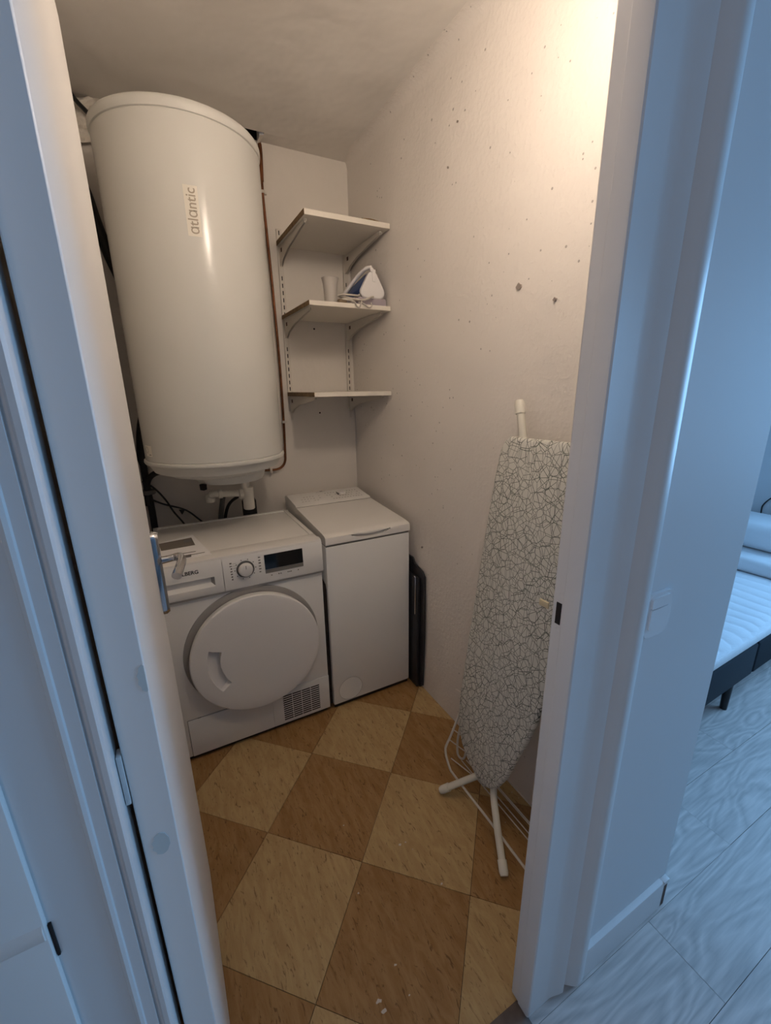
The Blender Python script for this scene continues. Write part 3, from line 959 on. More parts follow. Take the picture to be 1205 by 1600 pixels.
for a in range(0, 360, 36):
    x_, z_ = -0.762 + 0.038 * math.cos(math.radians(a)), 0.776 + 0.038 * math.sin(math.radians(a))
    slab(bm, x_ - 0.0018, x_ + 0.0018, z_ - 0.0018, z_ + 0.0018, 0.0006)
obj('panel_print', bm, M['print_'], pn, smooth=False)['kind'] = 'stuff'
bm = B()
slab(bm, -0.8465 + 0.0, -0.8465, 0.7, 0.7, 0) if False else None
RKY = Matrix.Rotation(PI / 2, 4, 'X')
kn = Matrix.Translation((-0.762, ypan(0.776), 0.776)) @ RKY
lathe(bm, [(0.0325, -0.002), (0.0325, 0.003), (0.0270, 0.006), (0.0265, 0.0025)], n=40, mtx=kn)
o = obj('knob_ring', bm, M['knobRing'], pn)
bm = B(); lathe(bm, [(0.0265, 0.0), (0.0260, 0.010), (0.0235, 0.019), (0.0215, 0.0205), (0.002, 0.0210)], n=40, mtx=kn)
kb = obj('knob', bm, M['appl'], pn)
bm = B(); box(bm, -0.7628, -0.7612, ypan(0.776) - 0.0216, ypan(0.776) - 0.0205, 0.783, 0.796)
obj('knob_mark', bm, M['printBlack'], pn)
# grey band below the panel
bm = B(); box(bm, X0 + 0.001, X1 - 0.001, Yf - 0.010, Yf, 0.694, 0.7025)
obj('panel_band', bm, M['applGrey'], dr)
# porthole: grey recess ring + bulging white disc door hinged on the right
cx0, cz0 = -0.752, 0.428
bm = B(); lathe(bm, [(0.262, -0.001), (0.260, 0.004), (0.246, 0.006), (0.235, 0.003)], n=80, mtx=Matrix.Translation((cx0 - 0.004, Yf, cz0 + 0.008)) @ RKY)
obj('porthole_ring', bm, M['applGrey'], dr)
# disc with arc-shaped recess cut by boolean-free grid: polar grid, handle cells pushed in
bm = B()
rad = [0.0, 0.05, 0.10, 0.132, 0.142, 0.1432, 0.165, 0.187, 0.1885, 0.205, 0.225, 0.238, 0.245, 0.2485, 0.2485, 0.244]
dep = lambda r: 0.050 if r < 0.19 else 0.050 - 0.0030 * ((r - 0.19) / 0.05) ** 2
nA = 120
def handle_push(r, deg):
    inside_a = 159 < deg < 216.5
    return inside_a and 0.1425 < r < 0.188
rings = []
for k, r in enumerate(rad):
    ring = []
    for i in range(nA):
        deg = 360 * i / nA
        d = dep(r)
        if k == len(rad) - 4: d = 0.0455
        if k == len(rad) - 3: d = 0.041
        if k == len(rad) - 2: d = 0.034
        if k == len(rad) - 1: d = 0.008
        if handle_push(r, deg): d = 0.050 - 0.024 * (1.0 if r < 0.15 else 0.85 if r < 0.17 else 0.35)
        a = math.radians(deg)
        ring.append(bm.verts.new((cx0 + r * math.cos(a), Yf - d, cz0 + r * math.sin(a))) if r > 0 or i == 0 else ring[0])
    rings.append(ring)
for k in range(len(rings) - 1):
    for i in range(nA):
        j = (i + 1) % nA
        vs = [rings[k][i], rings[k][j], rings[k + 1][j], rings[k + 1][i]]
        u = []
        for v in vs:
            if v not in u: u.append(v)
        bm.faces.new(u)
bm.faces.new(rings[-1])
dd = obj('porthole_door', bm, M['applDoor'], dr, angle=35)
dd['label'] = 'round white bulging door with a curved grip recess'
# bottom flap seams and vent grille
bm = B()
def seam(bm, x0, x1, z0, z1, y=None):
    y = Yf if y is None else y
    box(bm, x0, x1, y - 0.0008, y + 0.002, z0, z1)
seam(bm, -1.036, -0.712, 0.1905, 0.1920); seam(bm, -0.712, -0.7105, 0.024, 0.192); seam(bm, -1.0375, -1.036, 0.024, 0.192)
seam(bm, -1.000, -0.988, 0.186, 0.1905); 
obj('flap_seam', bm, M['greyband'], dr)
bm = B(); box(bm, -0.712, X1, Yf - 0.0035, Yf, 0.024, 0.192, 0.0012)
box(bm, -1.035, -0.713, Yf - 0.0035, Yf, 0.024, 0.189, 0.0012)
obj('flap', bm, M['appl'], dr)
bm = B()
for r_ in range(12):
    z_ = 0.040 + r_ * 0.0107
    for c_ in range(4):
        xa = -0.668 + c_ * 0.0410
        prism(bm, [(xa, z_), (xa + 0.0385, z_), (xa + 0.0385, z_ + 0.0052), (xa, z_ + 0.0052)], Yf - 0.0042, Yf - 0.002, 'y')
gr = obj('vent_slots', bm, M['slot'], dr, smooth=False); gr['label'] = 'grille of dark vent slots'; gr['kind'] = 'stuff'
for sx in (X0 + 0.06, X1 - 0.06):
    for sy in (Yf + 0.06, Yb - 0.06):
        obj('foot', lathe(B(), [(0.02, 0.0), (0.02, 0.024)], sx, sy, 16), M['dark'], dr)
obj('plinth', box(B(), X0 + 0.01, X1 - 0.01, Yf + 0.012, Yf + 0.02, 0.004, 0.022), M['dark'], dr)

# papers on the dryer
def sheet(name, pts, z, m, parent=None, th=0.0008):
    bm = B(); prism(bm, [(p[0], p[1]) for p in pts], z, z + th, 'z')
    return obj(name, bm, m, parent, smooth=False)
zt = ZT - 0.0026
P4 = [at(*p, 2, zt) for p in ((247, 850), (301, 836), (331, 866), (254, 880))]
bk = sheet('leaflet', P4, zt, M['paper'], th=0.002)
tag(bk, 'white printed leaflet with a grey block lying on the dryer top', 'leaflet')
zt += 0.0021
sheet('grey_block', [at(*p, 2, zt) for p in ((248, 850), (299, 840), (305, 851.5), (252, 861))], zt, M['paperGrey'], bk, 0.0003)
bm = B()
for (a, b_, c_, d_) in (((277, 866), (306, 861), (306, 861.8), (277, 867)), ((270, 872), (320, 862.5), (320, 863.3), (270, 873)), ((287, 868), (299, 866), (299, 870), (287, 872)),
                        ((286, 844.5), (298, 842.2), (300, 846.2), (288, 848.5))):
    prism(bm, [tuple(at(*p, 2, zt + 0.0003))[:2] for p in (a, b_, c_, d_)], zt + 0.0002, zt + 0.0005, 'z')
obj('leaflet_print', bm, M['print_'], bk, smooth=False)['kind'] = 'stuff'

# ------------------------------------------------------------------ top-loading washing machine
wm = thing('washing_machine', 'narrow white top-loading washing machine between the dryer and the rough wall', 'washing machine', (-0.24, -0.35, 0))
a0, a1, b0, b1 = -0.441, -0.042, -0.660, -0.055
bm = B(); box(bm, a0, a1, b0, b1, 0.022, 0.796, 0.007)
obj('cabinet', bm, M['appl'], wm)
bm = B(); box(bm, a0 + 0.004, a1 - 0.004, b0 + 0.004, b1, 0.794, 0.802)
obj('lid_gap', bm, M['greyband'], wm)
# lid / top with a shallow bevelled front and grip recess
zf, zb = 0.842, 0.868
bm = B()
N = 22
def lidfront(x):
    return b0 - 0.004
pro = [(-0.262, 0.802), (-0.262, zb), (-0.62, zf + 0.004), (-0.650, zf), (b0 - 0.001, zf - 0.006), (b0 - 0.003, zf - 0.014), (b0 - 0.003, 0.806), (b0 + 0.002, 0.802)]
prism(bm, pro, a0, -0.325, 'x')
prism(bm, pro, -0.140, a1, 'x')
for i in range(N):    # curved grip recess: strips whose front lip dips
    x0_, x1_ = -0.325 + 0.185 * i / N, -0.325 + 0.185 * (i + 1) / N
    t = (i + 0.5) / N
    dip = 0.0135 * math.sin(PI * t) ** 0.6
    zr = 0.8245 + 0.007 * (1 - math.sin(PI * t) ** 0.8)
    prism(bm, [(-0.262, 0.802), (-0.262, zb), (-0.62, zf + 0.004), (-0.650, zf), (b0 - 0.001, zf - 0.006), (b0 - 0.002, zr + 0.004), (b0 + 0.016, zr + 0.002),
               (b0 + 0.016, zr - dip * 0.8), (b0 - 0.003, zr - dip), (b0 - 0.003, 0.806), (b0 + 0.002, 0.802)], x0_, x1_, 'x')
bmesh.ops.remove_doubles(bm, verts=bm.verts, dist=1e-6)
obj('lid', bm, M['applTop'], wm, angle=30)
bm = B(); box(bm, a0 + 0.001, a1 - 0.001, -0.2635, -0.2585, 0.80, 0.8690)
obj('console_gap', bm, M['greyband'], wm)
# console behind the lid
bm = B()
prism(bm, [(-0.260, 0.80), (-0.260, 0.870), (-0.250, 0.876), (-0.100, 0.893), (-0.080, 0.892), (b1, 0.880), (b1, 0.80)], a0, a1, 'x')
cs = obj('console', bm, M['applTop'], wm, angle=30)
def oncon(x, y, off=0.0008):
    return (x, y, 0.876 + (y + 0.250) / 0.15 * 0.017 + off)
def cslab(bm, x0, x1, y0, y1, off=0.0008):
    bm.faces.new([bm.verts.new(oncon(x0, y0, off)), bm.verts.new(oncon(x1, y0, off)), bm.verts.new(oncon(x1, y1, off)), bm.verts.new(oncon(x0, y1, off))])
bm = B()
rng = random.Random(9)
for r_ in range(3):
    for k in range(7):
        if rng.random() < 0.7:
            x_ = -0.395 + k * 0.016 + r_ * 0.004; y_ = -0.215 + r_ * 0.030
            cslab(bm, x_, x_ + 0.007, y_, y_ + 0.005)
for r_ in range(4):
    for k in range(12):
        if rng.random() < 0.75:
            x_ = -0.250 + k * 0.0155; y_ = -0.225 + r_ * 0.030
            cslab(bm, x_, x_ + 0.008, y_, y_ + 0.006)
cslab(bm, -0.285, -0.235, -0.103, -0.100); cslab(bm, -0.262, -0.247, -0.098, -0.088)
obj('console_print', bm, mat('pale_grey_print', (0.42, 0.39, 0.37), 0.6), cs, smooth=False)['kind'] = 'stuff'
bm = B(); lathe(bm, [(0.023, 0.0), (0.022, 0.012), (0.004, 0.013)], n=28, mtx=Matrix.Translation(oncon(-0.165, -0.165)))
obj('dial', bm, M['applTop'], cs)
bm = B(); box(bm, -0.190, -0.186, -0.180, -0.150, 0.885, 0.894)
obj('dial_mark', bm, M['print_'], cs)
# round filter cover low on the front
bm = B(); lathe(bm, [(0.0570, 0.0), (0.0570, 0.0012), (0.0555, 0.0012), (0.0550, 0.0004)], n=48, mtx=Matrix.Translation((-0.357, b0 + 0.0002, 0.088)) @ RKY)
fc = obj('filter_cover', bm, M['appl'], wm)
bm = B(); lathe(bm, [(0.0580, 0.0), (0.0580, 0.0004), (0.0568, 0.0004), (0.0568, 0.0)], n=48, mtx=Matrix.Translation((-0.357, b0 - 0.0012, 0.088)) @ RKY, cap=False)
obj('cover_groove', bm, M['applGrey'], fc)
for sx in (a0 + 0.04, a1 - 0.04):
    for sy in (b0 + 0.05, b1 - 0.05):
        obj('foot', lathe(B(), [(0.018, 0.0), (0.018, 0.024)], sx, sy, 16), M['dark'], wm)
obj('plinth', box(B(), a0 + 0.006, a1 - 0.006, b0 + 0.010, b0 + 0.018, 0.004, 0.022), M['dark'], wm)
# dark strip panels in the gap between the two machines
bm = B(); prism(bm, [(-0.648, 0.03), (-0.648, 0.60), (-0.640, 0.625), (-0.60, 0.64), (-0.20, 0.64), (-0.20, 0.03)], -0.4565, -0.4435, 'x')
tag(obj('gap_strip', bm, M['gapDark']), 'thin black sheet standing in the gap between dryer and washing machine', 'sheet')

# charcoal folded board between washer and right wall
fp = thing('folded_board', 'charcoal folded plastic board standing between the washing machine and the right wall', 'board', (-0.02, -0.5, 0))
bm = B(); prism(bm, [(-0.735, 0.02), (-0.715, 0.0), (-0.30, 0.0), (-0.30, 0.66), (-0.640, 0.66), (-0.655, 0.635), (-0.722, 0.620), (-0.742, 0.600), (-0.745, 0.30)], -0.013, -0.005, 'x')
obj('back_leaf', bm, M['panelBlack'], fp)
bm = B(); box(bm, -0.031, -0.015, -0.712, -0.32, 0.004, 0.585, 0.003)
obj('front_leaf', bm, M['panelBlack'], fp)
bm = B(); tube(bm, [(-0.033, -0.690, 0.59), (-0.034, -0.700, 0.57), (-0.034, -0.698, 0.40)], 0.0022, 8)
obj('edge_wire', bm, M['chrome'], fp)

# ------------------------------------------------------------------ shelving
SH = [2.076, 1.761, 1.406]
labs = ['topmost white melamine shelf with a raw brown left edge', 'middle white melamine shelf carrying the iron and the frosted cup', 'lowest empty white melamine shelf above the washing machine']
for z, lab, th in zip(SH, labs, (0.020, 0.018, 0.019)):
    s_ = thing('shelf', lab, 'shelf', (-0.19, -0.22, z - th), 'white shelves on slotted rails')
    bm = B(); box(bm, -0.3725, -0.004, -0.432, -0.014, z - th, z, 0.0008, 1)
    obj('board', bm, M['melamine'], s_)
    bm = B(); box(bm, -0.3742, -0.3726, -0.4315, -0.0145, z - th + 0.0004, z - 0.0004)
    o = obj('raw_edge', bm, M['chipboard'], s_, smooth=False); o['label'] = 'raw brown chipboard edge'
    if z > 2:
        bm = B(); tube(bm, [(-0.13, -0.425, z + 0.002), (-0.09, -0.428, z + 0.004), (-0.05, -0.424, z + 0.002)], 0.0022, 6)
        obj('loose_tape', bm, M['chipboard'], s_)
def rail(xc, lab):
    zz0, zz1 = 1.312, 2.128
    r_ = thing('shelf_rail', lab, 'rail', (xc, 0, zz0), 'slotted wall rails')
    bm = B()
    w2, d_ = 0.0115, 0.011
    box(bm, xc - w2, xc - w2 + 0.0015, -d_, -0.0003, zz0, zz1); box(bm, xc + w2 - 0.0015, xc + w2, -d_, -0.0003, zz0, zz1)
    box(bm, xc - w2, xc - 0.0025, -d_ - 0.0012, -d_, zz0, zz1); box(bm, xc + 0.0025, xc + w2, -d_ - 0.0012, -d_, zz0, zz1)
    z = zz0
    n_ = 26
    st_ = (zz1 - zz0) / n_
    for k in range(n_ + 1):
        z = zz0 + k * st_
        box(bm, xc - 0.0025, xc + 0.0025, -d_ - 0.0012, -d_, max(zz0, z - 0.0065), min(zz1, z + 0.0065))
    obj('channel', bm, M['steel'], r_, smooth=False)
    bm = B(); box(bm, xc - w2 + 0.002, xc + w2 - 0.002, -0.003, -0.0012, zz0 + 0.002, zz1 - 0.002)
    obj('slot_backing', bm, M['slot'], r_, smooth=False)
    for z in (1.36, 1.70, 2.02):
        bm = B(); lathe(bm, [(0.0035, 0.0), (0.003, 0.0015), (0.0005, 0.002)], n=10, mtx=Matrix.Translation((xc, -d_ - 0.0012, z)) @ RKY)
        obj('screw', bm, M['greyband'], r_)
rail(-0.358, 'left slotted white wall rail holding the shelves beside the copper pipe')
rail(-0.031, 'right slotted white wall rail holding the shelves in the corner')
def bracket(xc, zt_, lab):
    b_ = thing('shelf_bracket', lab, 'bracket', (xc, 0, zt_ - 0.08), 'white shelf brackets')
    bm = B()
    th = 0.0022
    pts = [(-0.0135, zt_ - 0.001), (-0.395, zt_ - 0.001), (-0.398, zt_ - 0.010), (-0.385, zt_ - 0.014), (-0.16, zt_ - 0.040), (-0.070, zt_ - 0.062), (-0.032, zt_ - 0.080), (-0.0135, zt_ - 0.085)]
    for s_ in (-1, 1):
        prism(bm, pts, xc + s_ * 0.0045 - th / 2, xc + s_ * 0.0045 + th / 2, 'x')
    box(bm, xc - 0.0045, xc + 0.0045, -0.398, -0.0135, zt_ - 0.004, zt_ - 0.001)
    box(bm, xc - 0.0052, xc + 0.0052, -0.0150, -0.0128, zt_ - 0.118, zt_ - 0.001)
    obj('arm', bm, M['steel'], b_, smooth=False)
    bm = B(); box(bm, xc - 0.0066, xc + 0.0066, -0.062, -0.044, zt_ - 0.032, zt_ - 0.016)
    obj('hole', bm, M['brownEnd'], b_, smooth=False)
    bm = B(); tube(bm, [(xc, -0.386, zt_ - 0.001), (xc, -0.390, zt_ - 0.014)], 0.0022, 8, smooth=False)
    obj('hook', bm, M['steel'], b_)
for z, th, nm in zip(SH, (0.020, 0.018, 0.019), ('top', 'middle', 'lowest')):
    bracket(-0.358, z - th, f'left bracket under the {nm} shelf')
    bracket(-0.031, z - th, f'corner bracket under the {nm} shelf')
# screw holes in the back wall
for (px, py) in ((491, 514), (500, 645)):
    bm = B()
    p = at(px, py, 1, 0.0)
    lathe(bm, [(0.0045, 0.0), (0.0040, 0.0012), (0.001, 0.0013)], n=12, mtx=Matrix.Translation((p.x, -0.0002, p.z)) @ RKY)
    o = obj('wall_anchor', bm, M['gapDark'], bpy.data.objects['wall_back'])
# crater in the right wall
crm = mat('pit_shadow_paint', (0.33, 0.28, 0.25), 0.9)
for (px, py, s) in ((812, 448, 0.009), (642, 1, 0.0), (868, 468, 0.005), (716, 190, 0.003), (701, 262, 0.003), (660, 855, 0.004)):
    if s == 0: continue
    bm = B()
    p = at(px, py, 0, 0.0)
    pts = [(p.y + s * math.cos(2 * PI * i / 9) * (1 + 0.25 * math.sin(5 * i + px)), p.z + s * math.sin(2 * PI * i / 9) * (1 + 0.2 * math.cos(3 * i))) for i in range(9)]
    prism(bm, pts, -0.0045, 0.004, 'x')
    cr = obj('crater', bm, crm, wr)

# ------------------------------------------------------------------ cup and iron on the middle shelf
zsf = 1.7612
cu = tag(obj('cup', lathe(B(), [(0.0235, 0), (0.0245, 0.001), (0.0285, 0.060), (0.0300, 0.082), (0.0345, 0.100), (0.0365, 0.104), (0.0355, 0.105), (0.0335, 0.100), (0.029, 0.082), (0.0225, 0.004)], -0.250, -0.352, 32,
                                mtx=Matrix.Translation((0, 0, zsf))), M['cup']), 'frosted plastic cup with a flared rim on the middle shelf', 'cup')
bm = B(); box(bm, -0.318, -0.285, -0.350, -0.310, zsf, zsf + 0.006, 0.002)
tag(obj('bracket_scrap', bm, M['plug']), 'flat brown scrap lying left of the cup on the middle shelf', 'scrap')
# iron: body lofted from the triangular heel to the nose
ir = thing('steam_iron', 'white and blue steam iron with its triangular heel to the front on the middle shelf', 'iron', (-0.075, -0.33, zsf))
def iron_ring(bm, c, w, h, z0, yaw, n=40, apex=0.0):
    """rounded triangle cross-section standing on z0; width w, height h"""
    ring = []
    cor = [(-w / 2, 0.0), (w / 2, 0.0), (apex, h)]
    rr = [w * 0.16, w * 0.16, w * 0.17]
    pts = []
    m_ = Vector((0, h / 3))
    for k in range(3):
        A_, B_, C_ = Vector(cor[k - 1]), Vector(cor[k]), Vector(cor[(k + 1) % 3])
        d1, d2 = (A_ - B_).normalized(), (C_ - B_).normalized()
        half = math.acos(max(-1, min(1, d1.dot(d2)))) / 2
        cc = B_ + (d1 + d2).normalized() * rr[k] / math.sin(half)
        s1 = B_ + d1 * rr[k] / math.tan(half); s2 = B_ + d2 * rr[k] / math.tan(half)
        an1 = math.atan2(*(s1 - cc).yx); an2 = math.atan2(*(s2 - cc).yx)
        while an2 < an1: an2 += 2 * PI
        for t in range(n // 3):
            a = an1 + (an2 - an1) * t / (n // 3 - 1)
            pts.append(cc + Vector((math.cos(a), math.sin(a))) * rr[k])
    for p in pts:
        ring.append(bm.verts.new((c[0] + p.x * math.cos(yaw), c[1] + p.x * math.sin(yaw), z0 + p.y)))
    return ring
def loft(bm, rings):
    for a, b in zip(rings, rings[1:]):
        for i in range(len(a)):
            bm.faces.new((a[i], a[(i + 1) % len(a)], b[(i + 1) % len(b)], b[i]))
    bm.faces.new(rings[0][::-1]); bm.faces.new(rings[-1])
    return bm
bm = B()
loft(bm, [iron_ring(bm, c, w, h, z, 0.0) for c, w, h, z in (((-0.0775, -0.392), 0.146, 0.124, zsf + 0.034), ((-0.084, -0.372), 0.143, 0.122, zsf + 0.032), ((-0.108, -0.26), 0.11, 0.085, zsf + 0.025),
                                                          ((-0.135, -0.16), 0.055, 0.050, zsf + 0.016), ((-0.150, -0.115), 0.015, 0.02, zsf + 0.016))])
obj('body', bm, M['ironBlue'], ir)
bm = B()
loft(bm, [iron_ring(bm, (-0.0770, yy_), w, h, z, 0.0) for yy_, w, h, z in ((-0.391, 0.147, 0.128, zsf + 0.032), (-0.404, 0.150, 0.131, zsf + 0.030), (-0.408, 0.143, 0.124, zsf + 0.034))])
he = obj('heel', bm, M['ironWhite'], ir); he['label'] = 'white triangular heel plate'
bm = B()
box(bm, -0.079, -0.064, -0.4115, -0.408, zsf + 0.095, zsf + 0.142, 0.0012)
lathe(bm, [(0.0085, 0.0), (0.0085, 0.004), (0.003, 0.005)], n=16, mtx=Matrix.Translation((-0.082, -0.408, zsf + 0.140)) @ RKY)
obj('cord_guide', bm, M['ironWhite'], he)
bm = B(); tube(bm, [(-0.074, -0.395, zsf + 0.152), (-0.092, -0.375, zsf + 0.150), (-0.115, -0.33, zsf + 0.125), (-0.140, -0.29, zsf + 0.085), (-0.165, -0.26, zsf + 0.045), (-0.175, -0.245, zsf + 0.020)], 0.010, 12,
             squash=(1.0, 0.8))
obj('handle', bm, M['ironWhite'], ir)
bm = B()
pts = [(-0.150, -0.405), (-0.010, -0.405), (-0.006, -0.385), (-0.02, -0.30), (-0.09, -0.16), (-0.15, -0.10), (-0.165, -0.12), (-0.165, -0.30), (-0.158, -0.39)]
prism(bm, pts, zsf + 0.001, zsf + 0.034, 'z')
bmesh.ops.bevel(bm, geom=bm.edges[:], offset=0.004, segments=2, affect='EDGES')
obj('soleplate', bm, M['ironGrey'], ir)
# coiled cord in front of the iron
cdp = []
for k in range(46):
    a = 2 * PI * k / 13.0
    rr_ = 1 + 0.12 * math.sin(k * 1.7)
    cdp.append((-0.172 + 0.048 * rr_ * math.cos(a), -0.385 + 0.022 * math.sin(a) * rr_, zsf + 0.006 + 0.0014 * (k % 26) + 0.003 * math.sin(k)))
cdp += [(-0.150, -0.418, zsf + 0.018), (-0.120, -0.425, zsf + 0.020), (-0.095, -0.428, zsf + 0.030), (-0.082, -0.420, zsf + 0.034)]
bm = B(); tube(bm, cdp, 0.0040, 8, k=4)
tube(bm, [(-0.185, -0.42, zsf + 0.010), (-0.176, -0.438, zsf + 0.002), (-0.168, -0.440, zsf - 0.012), (-0.155, -0.438, zsf - 0.014), (-0.150, -0.438, zsf - 0.002), (-0.140, -0.425, zsf + 0.012)], 0.003, 8)
tube(bm, [(-0.150, -0.42, zsf + 0.008), (-0.135, -0.438, zsf + 0.000), (-0.115, -0.440, zsf - 0.012), (-0.100, -0.438, zsf - 0.006), (-0.096, -0.425, zsf + 0.008)], 0.003, 8)
co = tag(obj('iron_cord', bm, M['cord']), 'light grey cord coiled in front of the iron, two loops hanging over the shelf edge', 'cord')
bm = B(); box(bm, -0.232, -0.196, -0.402, -0.376, zsf + 0.001, zsf + 0.020, 0.004)
obj('plug', bm, M['plug'], co)

# ------------------------------------------------------------------ ironing board
ib = thing('ironing_board', 'folded ironing board with line-patterned cover leaning upright against the rough wall', 'ironing board', (-0.15, -1.38, 0))
A_ = Vector((-0.17, 0, 0.10)); Bq = Vector((-0.07, 0, 1.27))
ub = (Bq - A_).normalized(); nb = Vector((-ub.z, 0, ub.x))   # towards the room
half = []
left = [(0.024, -1.352), (0.030, -1.327), (0.053, -1.283), (0.090, -1.243), (0.147, -1.215), (0.248, -1.203), (0.382, -1.208), (0.521, -1.213), (0.679, -1.220), (0.815, -1.227), (0.945, -1.234), (1.058, -1.242), (1.140, -1.252), (1.168, -1.264), (1.183, -1.284)]
right = [(0.024, -1.375), (0.040, -1.402), (0.073, -1.430), (0.127, -1.455), (0.214, -1.481), (0.297, -1.506), (0.382, -1.527), (0.521, -1.545), (0.679, -1.560), (0.815, -1.572), (0.945, -1.585), (1.058, -1.598), (1.140, -1.604), (1.172, -1.594), (1.187, -1.570)]
out = left + right[::-1]
def onb(t, y, off=0.0):
    p = A_ + ub * t + nb * off
    return Vector((p.x, y, p.z))
def outline_scale(s):
    c = Vector((0.6, -1.39))
    r = []
    n_ = len(out)
    for i, (t, y) in enumerate(out):
        a = Vector(out[i - 1]); b = Vector(out[(i + 1) % n_])
        d = (b - a).normalized(); nrm = Vector((d.y, -d.x))
        if (c - Vector((t, y))).dot(nrm) < 0: nrm = -nrm
        q = Vector((t, y)) + nrm * s
        r.append((q.x, q.y))
    return r
bm = B()
layers = [(0.004, -0.012), (0.0, -0.006), (0.0, 0.003), (0.003, 0.009), (0.010, 0.0125)]
rings = []
for ins, off in layers:
    rings.append([bm.verts.new(onb(t, y, off)) for t, y in outline_scale(ins)])
n_ = len(out)
for a, b in zip(rings, rings[1:]):
    for i in range(n_):
        bm.faces.new((a[i], a[(i + 1) % n_], b[(i + 1) % n_], b[i]))
bm.faces.new(rings[0][::-1]); bm.faces.new(rings[-1])
cv = obj('cover', bm, M['fabric'], ib, angle=70); cv['label'] = 'off-white cover printed with a web of thin grey lines'
for k, (px, py) in enumerate(((855, 940), (857, 1000))):
    bm = B()
    p = at(px, py, 0, -0.107)
    box(bm, -0.1240, -0.1180, p.y - 0.018, p.y + 0.006 + 0.006 * (k == 0), p.z - 0.010, p.z + 0.008, 0.001)
    o = obj('tab', bm, M['tab'], ib)
def leg(pts, cap=True):
    bm = B(); tube(bm, pts, 0.0115, 14)
    l = obj('leg', bm, M['legw'], ib)
    p0, p1 = Vector(pts[0]), Vector(pts[1])
    d = (p1 - p0).normalized()
    bm = B(); tube(bm, [p0 - d * 0.006, p0 + d * 0.003, p0 + d * 0.032], 0.0142, 14, smooth=False, rad=lambda t: 0.0115 if t == 0 else 0.0142)
    obj('foot_cap', bm, M['capw'], l)
leg([(-0.252, -1.243, 0.019), (-0.208, -1.282, 0.066), (-0.164, -1.318, 0.108), (-0.128, -1.352, 0.150), (-0.105, -1.39, 0.21)])
leg([(-0.250, -1.560, 0.021), (-0.200, -1.470, 0.075), (-0.150, -1.392, 0.128), (-0.118, -1.37, 0.22), (-0.10, -1.36, 0.6)])
leg([(-0.050, -1.283, 1.374), (-0.058, -1.318, 1.255), (-0.0875, -1.40, 0.92), (-0.11, -1.46, 0.62)])

# ------------------------------------------------------------------ drying rack
rk = thing('drying_rack', 'folded white wire clothes drying rack behind the foot of the ironing board', 'drying rack', (-0.12, -1.38, 0))
bm = B(); tube(bm, [(-0.020, -1.205, 0.78), (-0.060, -1.195, 0.55), (-0.115, -1.188, 0.34), (-0.172, -1.190, 0.20), (-0.197, -1.188, 0.145), (-0.202, -1.190, 0.125), (-0.203, -1.200, 0.100), (-0.202, -1.222, 0.068), (-0.201, -1.240, 0.062), (-0.200, -1.30, 0.058),
                    (-0.200, -1.45, 0.056), (-0.200, -1.64, 0.050), (-0.200, -1.70, 0.07)], 0.0042, 8)
obj('frame', bm, M['wire'], rk)
bm = B(); tube(bm, [(-0.018, -1.190, 0.62), (-0.075, -1.175, 0.34), (-0.120, -1.165, 0.16), (-0.132, -1.172, 0.075), (-0.128, -1.185, 0.050), (-0.120, -1.200, 0.060), (-0.112, -1.203, 0.12), (-0.075, -1.20, 0.34)], 0.0042, 8)
obj('frame', bm, M['wire'], rk)
for (px, py, x_, y0_) in ((826.6, 1255.5, -0.075, -1.19), (824, 1281, -0.095, -1.19), (824.5, 1285, -0.085, -1.19), (822, 1297, -0.10, -1.19), (821, 1307, -0.12, -1.185)):
    p = at(px, py, 0, x_)
    bm = B(); tube(bm, [(x_, y0_, max(0.006, p.z)), (x_, -1.69, max(0.006, p.z))], 0.0022, 6, smooth=False)
    obj('wire', bm, M['wire'], rk)
for (px, py, x_) in ((707.6, 1139.7, -0.150), (704.4, 1157.7, -0.160), (714, 1078, -0.100), (706, 1186, -0.19)):
    p = at(px, py, 0, x_)
    bm = B(); tube(bm, [(x_, p.y + 0.004, p.z), (x_ + 0.025, p.y - 0.08, p.z - 0.004)], 0.0022, 6, smooth=False)
    obj('wire', bm, M['wire'], rk)

# ------------------------------------------------------------------ light switch on the hall wall
sw = thing('light_switch', 'white rounded double light switch on the hall wall beside the door casing', 'light switch', (-0.182, -1.815, 1.0))
def rrect(x0, x1, z0, z1, r, n=6):
    pts = []
    for cx_, cz_, s0 in ((x1 - r, z1 - r, 0), (x0 + r, z1 - r, 90), (x0 + r, z0 + r, 180), (x1 - r, z0 + r, 270)):
        for k in range(n + 1):
            a = math.radians(s0 + 90 * k / n)
            pts.append((cx_ + r * math.cos(a), cz_ + r * math.sin(a)))
    return pts
q0, q1 = at(1019, 978, 1, -1.817), at(1046, 918, 1, -1.817)
sx0, sx1, sz0, sz1 = -0.222, -0.146, 0.953, 1.045
bm = B(); prism(bm, rrect(sx0, sx1, sz0, sz1, 0.016), -1.8102, -1.8175, 'y')
obj('plate', bm, M['switch'], sw, angle=30)
bm = B(); prism(bm, rrect(sx0 + 0.008, sx1 - 0.012, 1.016, 1.038, 0.004), -1.8175, -1.8205, 'y')
obj('rocker', bm, M['switch'], sw)
bm = B(); prism(bm, rrect(sx0 + 0.008, sx1 - 0.012, 0.972, 1.014, 0.004), -1.8175, -1.8205, 'y')
obj('rocker', bm, M['switch'], sw)

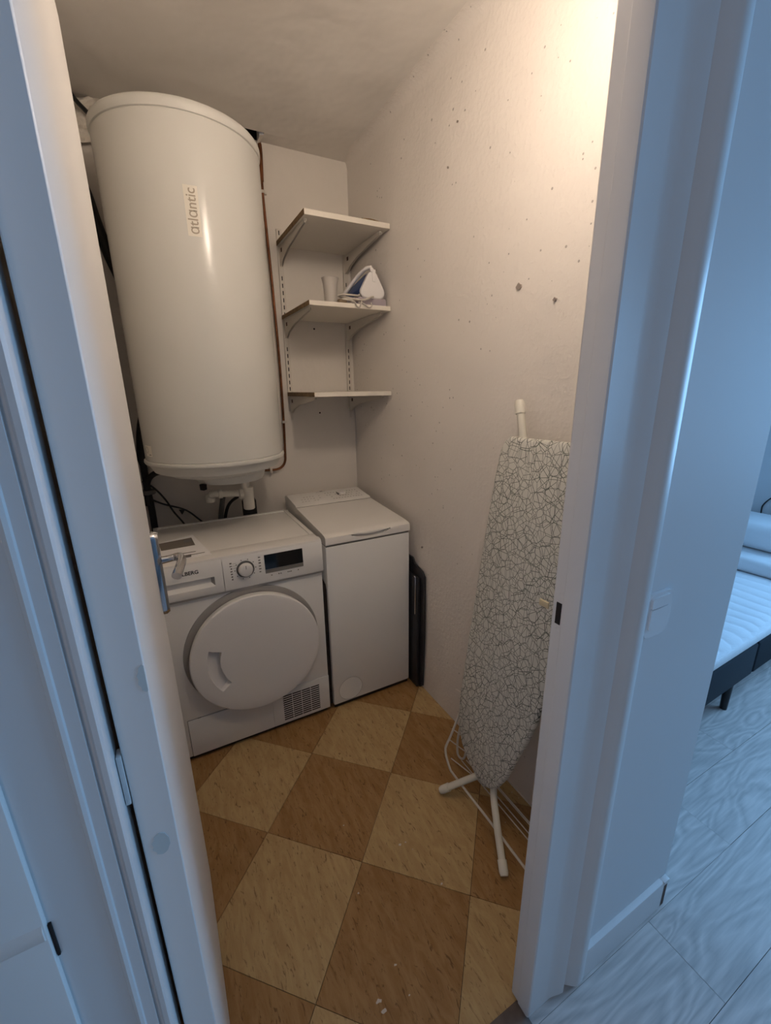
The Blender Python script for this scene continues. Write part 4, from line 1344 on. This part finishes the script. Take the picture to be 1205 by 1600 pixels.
# ------------------------------------------------------------------ bed in the bedroom
bd = thing('bed', 'bed on navy fabric base with white quilted mattress in the bedroom', 'bed', (1.5, -0.8, 0))
BR = Matrix.Translation((1.13, -1.52, 0)) @ Matrix.Rotation(math.radians(2.0), 4, 'Z') @ Matrix.Translation((-1.13, 1.52, 0))
XB0, XB1, YB0, YB1 = 0.45, 2.50, -1.52, -0.15
for xa, xb in ((XB0, 1.285), (1.290, XB1)):
    bm = B(); box(bm, xa, xb, YB0, YB1, 0.13, 0.295, 0.012, 3, BR)
    obj('base', bm, M['bedBlue'], bd)
bm = B()
# quilted mattress pad: grid with stitched furrows along y
nx_, ny_ = 220, 26
g = []
for i in range(nx_ + 1):
    x = XB0 + 0.01 + (1.93 - XB0) * i / nx_
    row_ = []
    for j in range(ny_ + 1):
        yv = YB0 + 0.004 + (YB1 - YB0 - 0.008) * j / ny_
        f = abs(math.sin(PI * (x + 0.016 * math.sin(4 * yv + 0.8 * math.sin(9 * x))) / 0.088)) ** 0.4
        edge = min(1, (yv - YB0) / 0.05, (YB1 - yv) / 0.05)
        zz = 0.352 + 0.008 * f + 0.004 * math.sin(11 * yv + 5 * x) - 0.022 * (1 - max(0, edge)) ** 2
        row_.append(bm.verts.new(BR @ Vector((x, yv, zz))))
    g.append(row_)
for i in range(nx_):
    for j in range(ny_):
        bm.faces.new((g[i][j], g[i + 1][j], g[i + 1][j + 1], g[i][j + 1]))
box(bm, XB0 + 0.01, XB1, YB0, YB1, 0.297, 0.348, 0.016, 3, BR)
obj('mattress', bm, M['sheet'], bd, angle=60)
for k in range(4):
    lx, ly = ((1.118, -1.500), (0.55, -1.47), (2.40, -1.45), (2.40, -0.25))[k]
    bm = B(); lathe(bm, [(0.014, 0.0), (0.017, 0.13)], lx, ly, 16)
    obj('leg', bm, M['bedleg'], bd)
bm = B(); box(bm, 1.945, 2.50, -1.47, -0.25, 0.3495, 0.44, 0.035, 4, BR)
dv = tag(obj('folded_duvet', bm, M['sheet']), 'folded white duvet lying across the head of the bed', 'duvet')
bm = B(); box(bm, 2.12, 2.52, -1.35, -0.70, 0.4405, 0.60, 0.07, 6, BR)
tag(obj('pillow', bm, M['sheet']), 'plump white pillow on top of the folded duvet', 'pillow')
p = [at(1150, 792, 0, XE - 0.006), at(1172, 801, 0, XE - 0.006), at(1187, 806, 0, XE - 0.006), at(1192, 790, 0, XE - 0.006), at(1206, 778, 0, XE - 0.006), at(1225, 770, 0, XE - 0.006)]
tag(obj('wall_cable', tube(B(), p, 0.004, 6), M['cable']), 'thin black cable trailing on the bedroom wall above the pillow', 'cable')

# ------------------------------------------------------------------ lamp inside the closet above the door (out of frame, lights the closet)
lp = thing('wall_lamp', 'white wall lamp with opal tube above the inside of the closet door', 'lamp', (-0.44, -1.74, 2.15))
bm = B(); box(bm, -0.47, -0.41, -1.762, -1.72, 2.285, 2.32, 0.004)
box(bm, -0.448, -0.362, -1.72, -1.61, 2.291, 2.303, 0.003)
obj('holder', bm, M['steel'], lp)
bm = B()
lathe(bm, [(0.004, 2.128), (0.018, 2.132), (0.0265, 2.146), (0.0265, 2.215), (0.016, 2.232), (0.012, 2.292)], -0.44, -1.62, 20)
obj('glass', bm, M['bulb'], lp)
